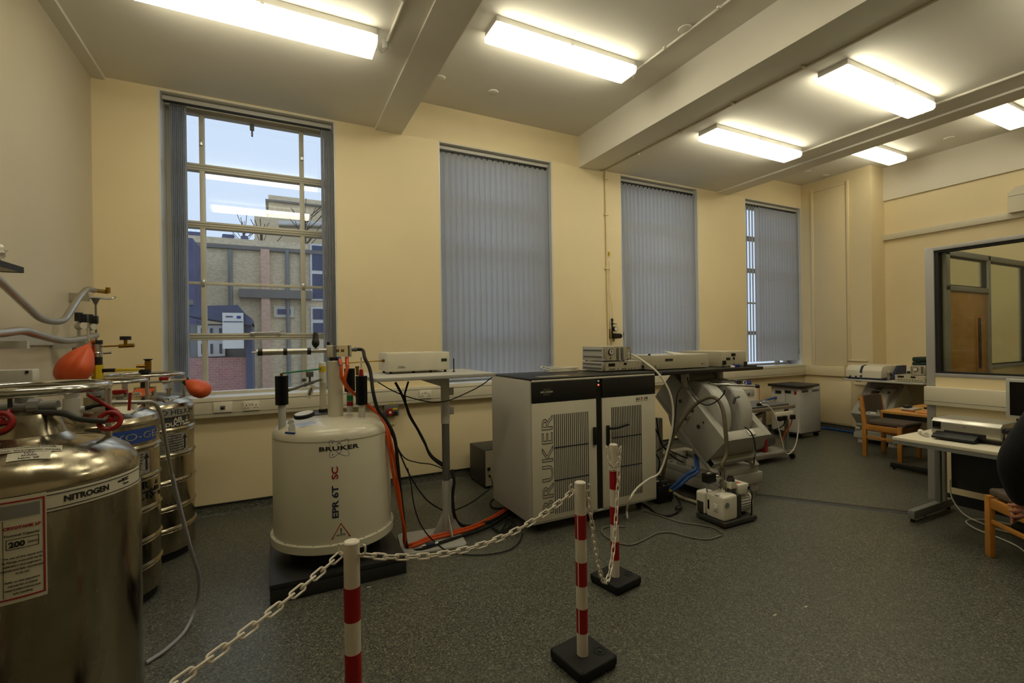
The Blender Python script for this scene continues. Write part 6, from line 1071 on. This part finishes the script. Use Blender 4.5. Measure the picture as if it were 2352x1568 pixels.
cable('black_lead', 'loop of black sheath curling out from behind the console', FL((1175, 1165, .03), (1150, 1168, .03), (1130, 1165, .05), (1128, 1152, .07), (1140, 1145, .06), (1165, 1160, .03)), .011, 'black_rubber')
T = thing('inline_connector', 'blue inline connector on the leads over the table foot', 'connector', tuple(atz(985, 1250, .02))); p = atz(978, 1252, .042); q = atz(998, 1248, .042); MB().cyl(p, q, .016, n=12).build('body', 'navy_print', T); e = (q - p).normalized(); MB().cyl(p - e * .03, p, .009, n=10).build('plug_end', 'chrome', T); MB().cyl(q, q + e * .03, .009, n=10).build('plug_end', 'chrome', T)
# ------------------------------------------------------------------ tubes and cables by the electromagnet
cable('gas_tube', 'white gas tube looping from the flow controller down before the console', [(3.165, 3.78, 1.46), (3.20, 3.66, 1.45)] + W((1490, 838, 4.62), (1516, 862, 4.58), (1538, 900, 4.58), (1546, 940, 4.58), (1544, 985, 4.57), (1534, 1030, 4.56), (1522, 1070, 4.54), (1510, 1090, 4.5), (1490, 1100, 4.42), (1462, 1122, 4.3), (1446, 1148, 4.2)) + FL((1440, 1172, .05), (1441, 1190, .012)), .0095, 'white_cable', cat='tube')
T = thing('cable_tie', 'white cable tie bundle with splayed ends round the gas tube', 'cable tie', tuple(atd(1514, 864, 4.57))); c = atd(1514, 864, 4.565)
for a in range(6): dv = CR * math.cos(a * 1.05) + CU * math.sin(a * 1.05); MB().box(-.001, .001, -.001, .001, 0, .001).build('x', 'paper') if False else MB().cyl(c, c + dv * .035 - CF * .01, .004, .002, 5).build('tie_end', 'gauge_white', T)
for k in range(2): cable('blue_hose', 'blue water hose from the electromagnet to the black pump', [(3.86 + .03 * k, 3.50, .40)] + W((1598 + 4 * k, 1075 + 6 * k, 4.9), (1575 + 5 * k, 1090 + 8 * k, 4.85), (1556 + 6 * k, 1108 + 6 * k, 4.82), (1540 + 5 * k, 1122 + 4 * k, 4.82)), .016, 'blue_tube', 'blue hoses of the electromagnet', cat='hose')
cable('black_cable', 'black lead from the bench column looping over the near coil', [(3.83, 3.55, 1.20)] + W((1585, 895, 4.8), (1600, 918, 4.7), (1622, 930, 4.68), (1645, 922, 4.68), (1662, 905, 4.68), (1664, 895, 4.68)), .006, 'black_rubber')
cable('black_cable', 'black lead hanging down the side of the yoke', W((1566, 888, 4.8), (1556, 905, 4.78), (1552, 940, 4.78), (1548, 980, 4.78), (1540, 1010, 4.78), (1520, 1028, 4.8), (1508, 1036, 4.8)), .006, 'black_rubber')
cable('black_cable', 'black lead from the white terminal block down to the floor', W((1710, 980, 4.96), (1724, 992, 4.94), (1732, 1010, 4.94), (1735, 1035, 4.94), (1732, 1058, 4.96)) + FL((1731, 1075, .05), (1728, 1088, .012)), .0065, 'black_rubber')
for k, L in enumerate((W((1506, 985, 4.75), (1513, 1000, 4.8), (1522, 1022, 4.85), (1530, 1030, 4.9), (1560, 1045, 5.0), (1580, 1052, 5.05)), W((1508, 960, 4.78), (1512, 990, 4.82), (1520, 1020, 4.88), (1545, 1048, 4.95), (1570, 1062, 5.0)), W((1505, 1040, 4.75), (1515, 1060, 4.78), (1512, 1090, 4.8), (1522, 1118, 4.8)))): cable('black_cable', ('upper', 'middle', 'lowest')[k] + ' black lead strung between the console side and the magnet base', L, .007, 'black_rubber')
cable('hose_pipe', 'beige hose lying on the floor along the magnet base', FL((1545, 1130, .02), (1565, 1142, .02), (1590, 1150, .02), (1605, 1155, .02)), .016, 'instrument_beige', cat='hose')
cable('black_cable', 'black mains lead with inline switch curling on the floor before the console', FL((1470, 1152, .012), (1490, 1165, .012), (1510, 1180, .012), (1535, 1184, .012), (1555, 1176, .012), (1562, 1165, .014)) + FL((1560, 1150, .012), (1552, 1138, .05)), .008, 'black_rubber'); T = thing('inline_switch', 'black inline switch on the floor lead near the pump', 'switch', tuple(atz(1559, 1164, 0))); p = atz(1559, 1166, .025); MB().ell(p, .04, .028, .02, 16, 8).build('body', 'black_plastic', T); MB().box(p.x - .01, p.x + .01, p.y - .008, p.y + .008, p.z + .016, p.z + .024, .003).build('rocker', 'charcoal', T)
cable('grey_cable', 'thin grey cable drawn across the floor from the console to the pump', FL((1480, 1172, .008), (1520, 1185, .008), (1560, 1198, .008), (1600, 1204, .008), (1640, 1212, .008), (1660, 1225, .008)), .006, 'grey_cable'); cable('grey_cable', 'thin grey cable in a long curve on the open floor', FL((1438, 1210, .008), (1400, 1208, .008), (1382, 1216, .008), (1392, 1232, .008), (1420, 1246, .008), (1452, 1250, .008), (1485, 1236, .008), (1510, 1224, .008), (1540, 1222, .008), (1580, 1232, .008), (1625, 1238, .008), (1660, 1228, .008)), .006, 'grey_cable')
cable('thin_wire', 'thin orange wire hanging beside the white control cabinet', [(xr + .01, 4.56, zt - .02), (xr + .05, 4.55, zt - .01), (xr + .06, 4.55, zt - .15), (xr + .04, 4.55, zt - .35), (xr + .02, 4.54, zt - .5)], .004, 'orange_cable')
for px, py in ((847, 1348), (1851, 1393), (1780, 1412)): tag(MB().box(*(lambda p: (p.x - .012, p.x + .012, p.y - .004, p.y + .004))(atz(px, py, 0)), 0, .0015).build('paper_scrap', 'paper'), 'tiny scrap of paper on the grey speckled floor', 'scrap', 'paper scraps on the floor')
# ------------------------------------------------------------------ person standing with hands clasped behind the back
def remesh(mb, name, m, parent, vox, smooth=6):
    o = mb.build(name, m, parent); md = o.modifiers.new('r', 'REMESH'); md.mode = 'VOXEL'; md.voxel_size = vox; ms = o.modifiers.new('s', 'SMOOTH'); ms.iterations = smooth; ms.factor = .5
    dg = bpy.context.evaluated_depsgraph_get(); dg.update(); me = bpy.data.meshes.new_from_object(o.evaluated_get(dg)); o.modifiers.clear(); old = o.data; o.data = me; bpy.data.meshes.remove(old)
    for p in o.data.polygons: p.use_smooth = True
    return o
dv = ray(2478, 800); base = Vector((dv.x, dv.y, 0)) * 2.05; VA = math.atan2(dv.x, dv.y)
P = thing('person', 'person in black jacket and trousers standing with hands clasped behind back', 'person', (base.x, base.y, 0), -VA); M = LM(P)      # local x: the way the person faces, local -y: the side towards the camera
def seq(mb, pts, rad, n=14): mb.sweep(cr_spline(pts, 5), [r for r in (lambda R: [R[min(len(R) - 1, i // 5)] + (R[min(len(R) - 1, i // 5 + 1)] - R[min(len(R) - 1, i // 5)]) * (i % 5) / 5 for i in range((len(R) - 1) * 5 + 1)])(rad)], n)
m = MB(M)
m.ell((0.015, 0, 1.62), .095, .075, .115, 22, 14); m.ell((.05, 0, 1.56), .06, .055, .06, 16, 10); m.ell((.105, 0, 1.60), .018, .014, .022); m.ell((.098, 0, 1.625), .012, .01, .035); m.ell((.085, 0, 1.545), .02, .026, .012)
for s in (-1, 1): m.ell((.0, .078 * s, 1.605), .022, .012, .034)
seq(m, [(-.01, 0, 1.38), (-.005, 0, 1.46), (.01, 0, 1.54)], [.075, .06, .058]); m.ell((0, 0, 1.25), .10, .16, .24); m.ell((-.01, 0, 1.0), .10, .15, .14)
for s in (-1, 1):
    seq(m, [(0, .17 * s, 1.40), (-.08, .215 * s, 1.24), (-.165, .21 * s, 1.06), (-.175, .13 * s, .93), (-.165, .05 * s, .835)], [.055, .048, .042, .036, .027])
    seq(m, [(-.01, .09 * s, .93), (0, .095 * s, .70), (-.005, .10 * s, .49), (-.015, .10 * s, .28), (-.02, .10 * s, .08)], [.085, .075, .055, .05, .04])
    m.ell((.05, .10 * s, .04), .13, .045, .035)
MH = M @ Matrix.Translation((0, 0, -.05)); m.M = MH
# near hand: palm behind the back, four fingers of unequal length stacked and pointing backwards, thumb on top
m.ell((-.150, -.022, .862), .032, .018, .042, 16, 10); seq(m, [(-.165, -.05, .885), (-.155, -.03, .872), (-.15, -.022, .862)], [.027, .026, .028])
for k, (z, L) in enumerate(((.890, .060), (.869, .070), (.848, .066), (.828, .050))):
    zd2 = -.010 - .004 * k; seq(m, [(-.150, -.030, z), (-.150 - L * .5, -.036, z + zd2 * .5), (-.150 - L * .85, -.026, z + zd2), (-.150 - L, -.008, z + zd2 * 1.2)], [.0095, .0092, .0085, .007], 10)
seq(m, [(-.14, -.03, .893), (-.165, -.03, .912), (-.195, -.018, .908)], [.011, .010, .008], 10)
# far hand held inside it
m.ell((-.165, .018, .83), .03, .018, .036, 14, 8)
for k in range(4): seq(m, [(-.175, .02 + .002 * k, .835 - .012 * k), (-.205, .012, .815 - .013 * k), (-.205, -.008, .80 - .012 * k)], [.009, .0085, .007], 8)
seq(m, [(-.15, .02, .84), (-.155, -.005, .81), (-.165, -.018, .80)], [.01, .0095, .008], 8)
m.M = M
body = remesh(m, 'body', 'skin', P, .0045, 4); body['label'] = 'continuous skin of head, hands and limbs'
MB(MH).torus((-.168, -.033, .838), .0105, .0018, 18, 6, Matrix.Rotation(math.pi / 2, 3, 'Y')).build('finger_ring', 'aluminium', P)
for s in (-1, 1): MB(M).ell((.092, .032 * s, 1.625), .012, .013, .011, 12, 8).build('eye', 'gauge_white', P)
m = MB(M); m.ell((-.012, 0, 1.665), .104, .086, .085, 22, 14); m.ell((-.045, 0, 1.60), .065, .08, .09); remesh(m, 'hair', 'hair_brown', P, .008, 4)
m = MB(M); m.ell((-.005, 0, 1.26), .135, .19, .24, 22, 14); m.ell((-.015, 0, 1.03), .135, .175, .17, 22, 14); m.ell((-.02, 0, .93), .13, .165, .06, 20, 10); seq(m, [(-.005, 0, 1.36), (0, 0, 1.45), (.0, 0, 1.48)], [.11, .08, .075])
for s in (-1, 1): seq(m, [(0, .16 * s, 1.40), (-.085, .215 * s, 1.25), (-.15, .225 * s, 1.12), (-.178, .20 * s, 1.03), (-.178, .13 * s, .93), (-.168, .058 * s, .85)], [.078, .07, .066, .064, .054, .042])
remesh(m, 'jacket', 'jacket_black', P, .009, 5)
m = MB(M); m.ell((-.012, 0, .93), .115, .155, .12, 20, 12)
for s in (-1, 1): seq(m, [(-.015, .09 * s, .90), (-.01, .096 * s, .70), (-.012, .10 * s, .49), (-.018, .10 * s, .28), (-.02, .10 * s, .055)], [.10, .09, .075, .068, .07])
remesh(m, 'trousers', 'trousers_black', P, .01, 4)
for s in (-1, 1): m = MB(M); m.ell((.05, .10 * s, .045), .145, .052, .045, 20, 10); m.box(-.085, .18, .10 * s - .045, .10 * s + .045, 0, .03, .012); remesh(m, 'shoe', 'black_plastic', P, .008, 3)
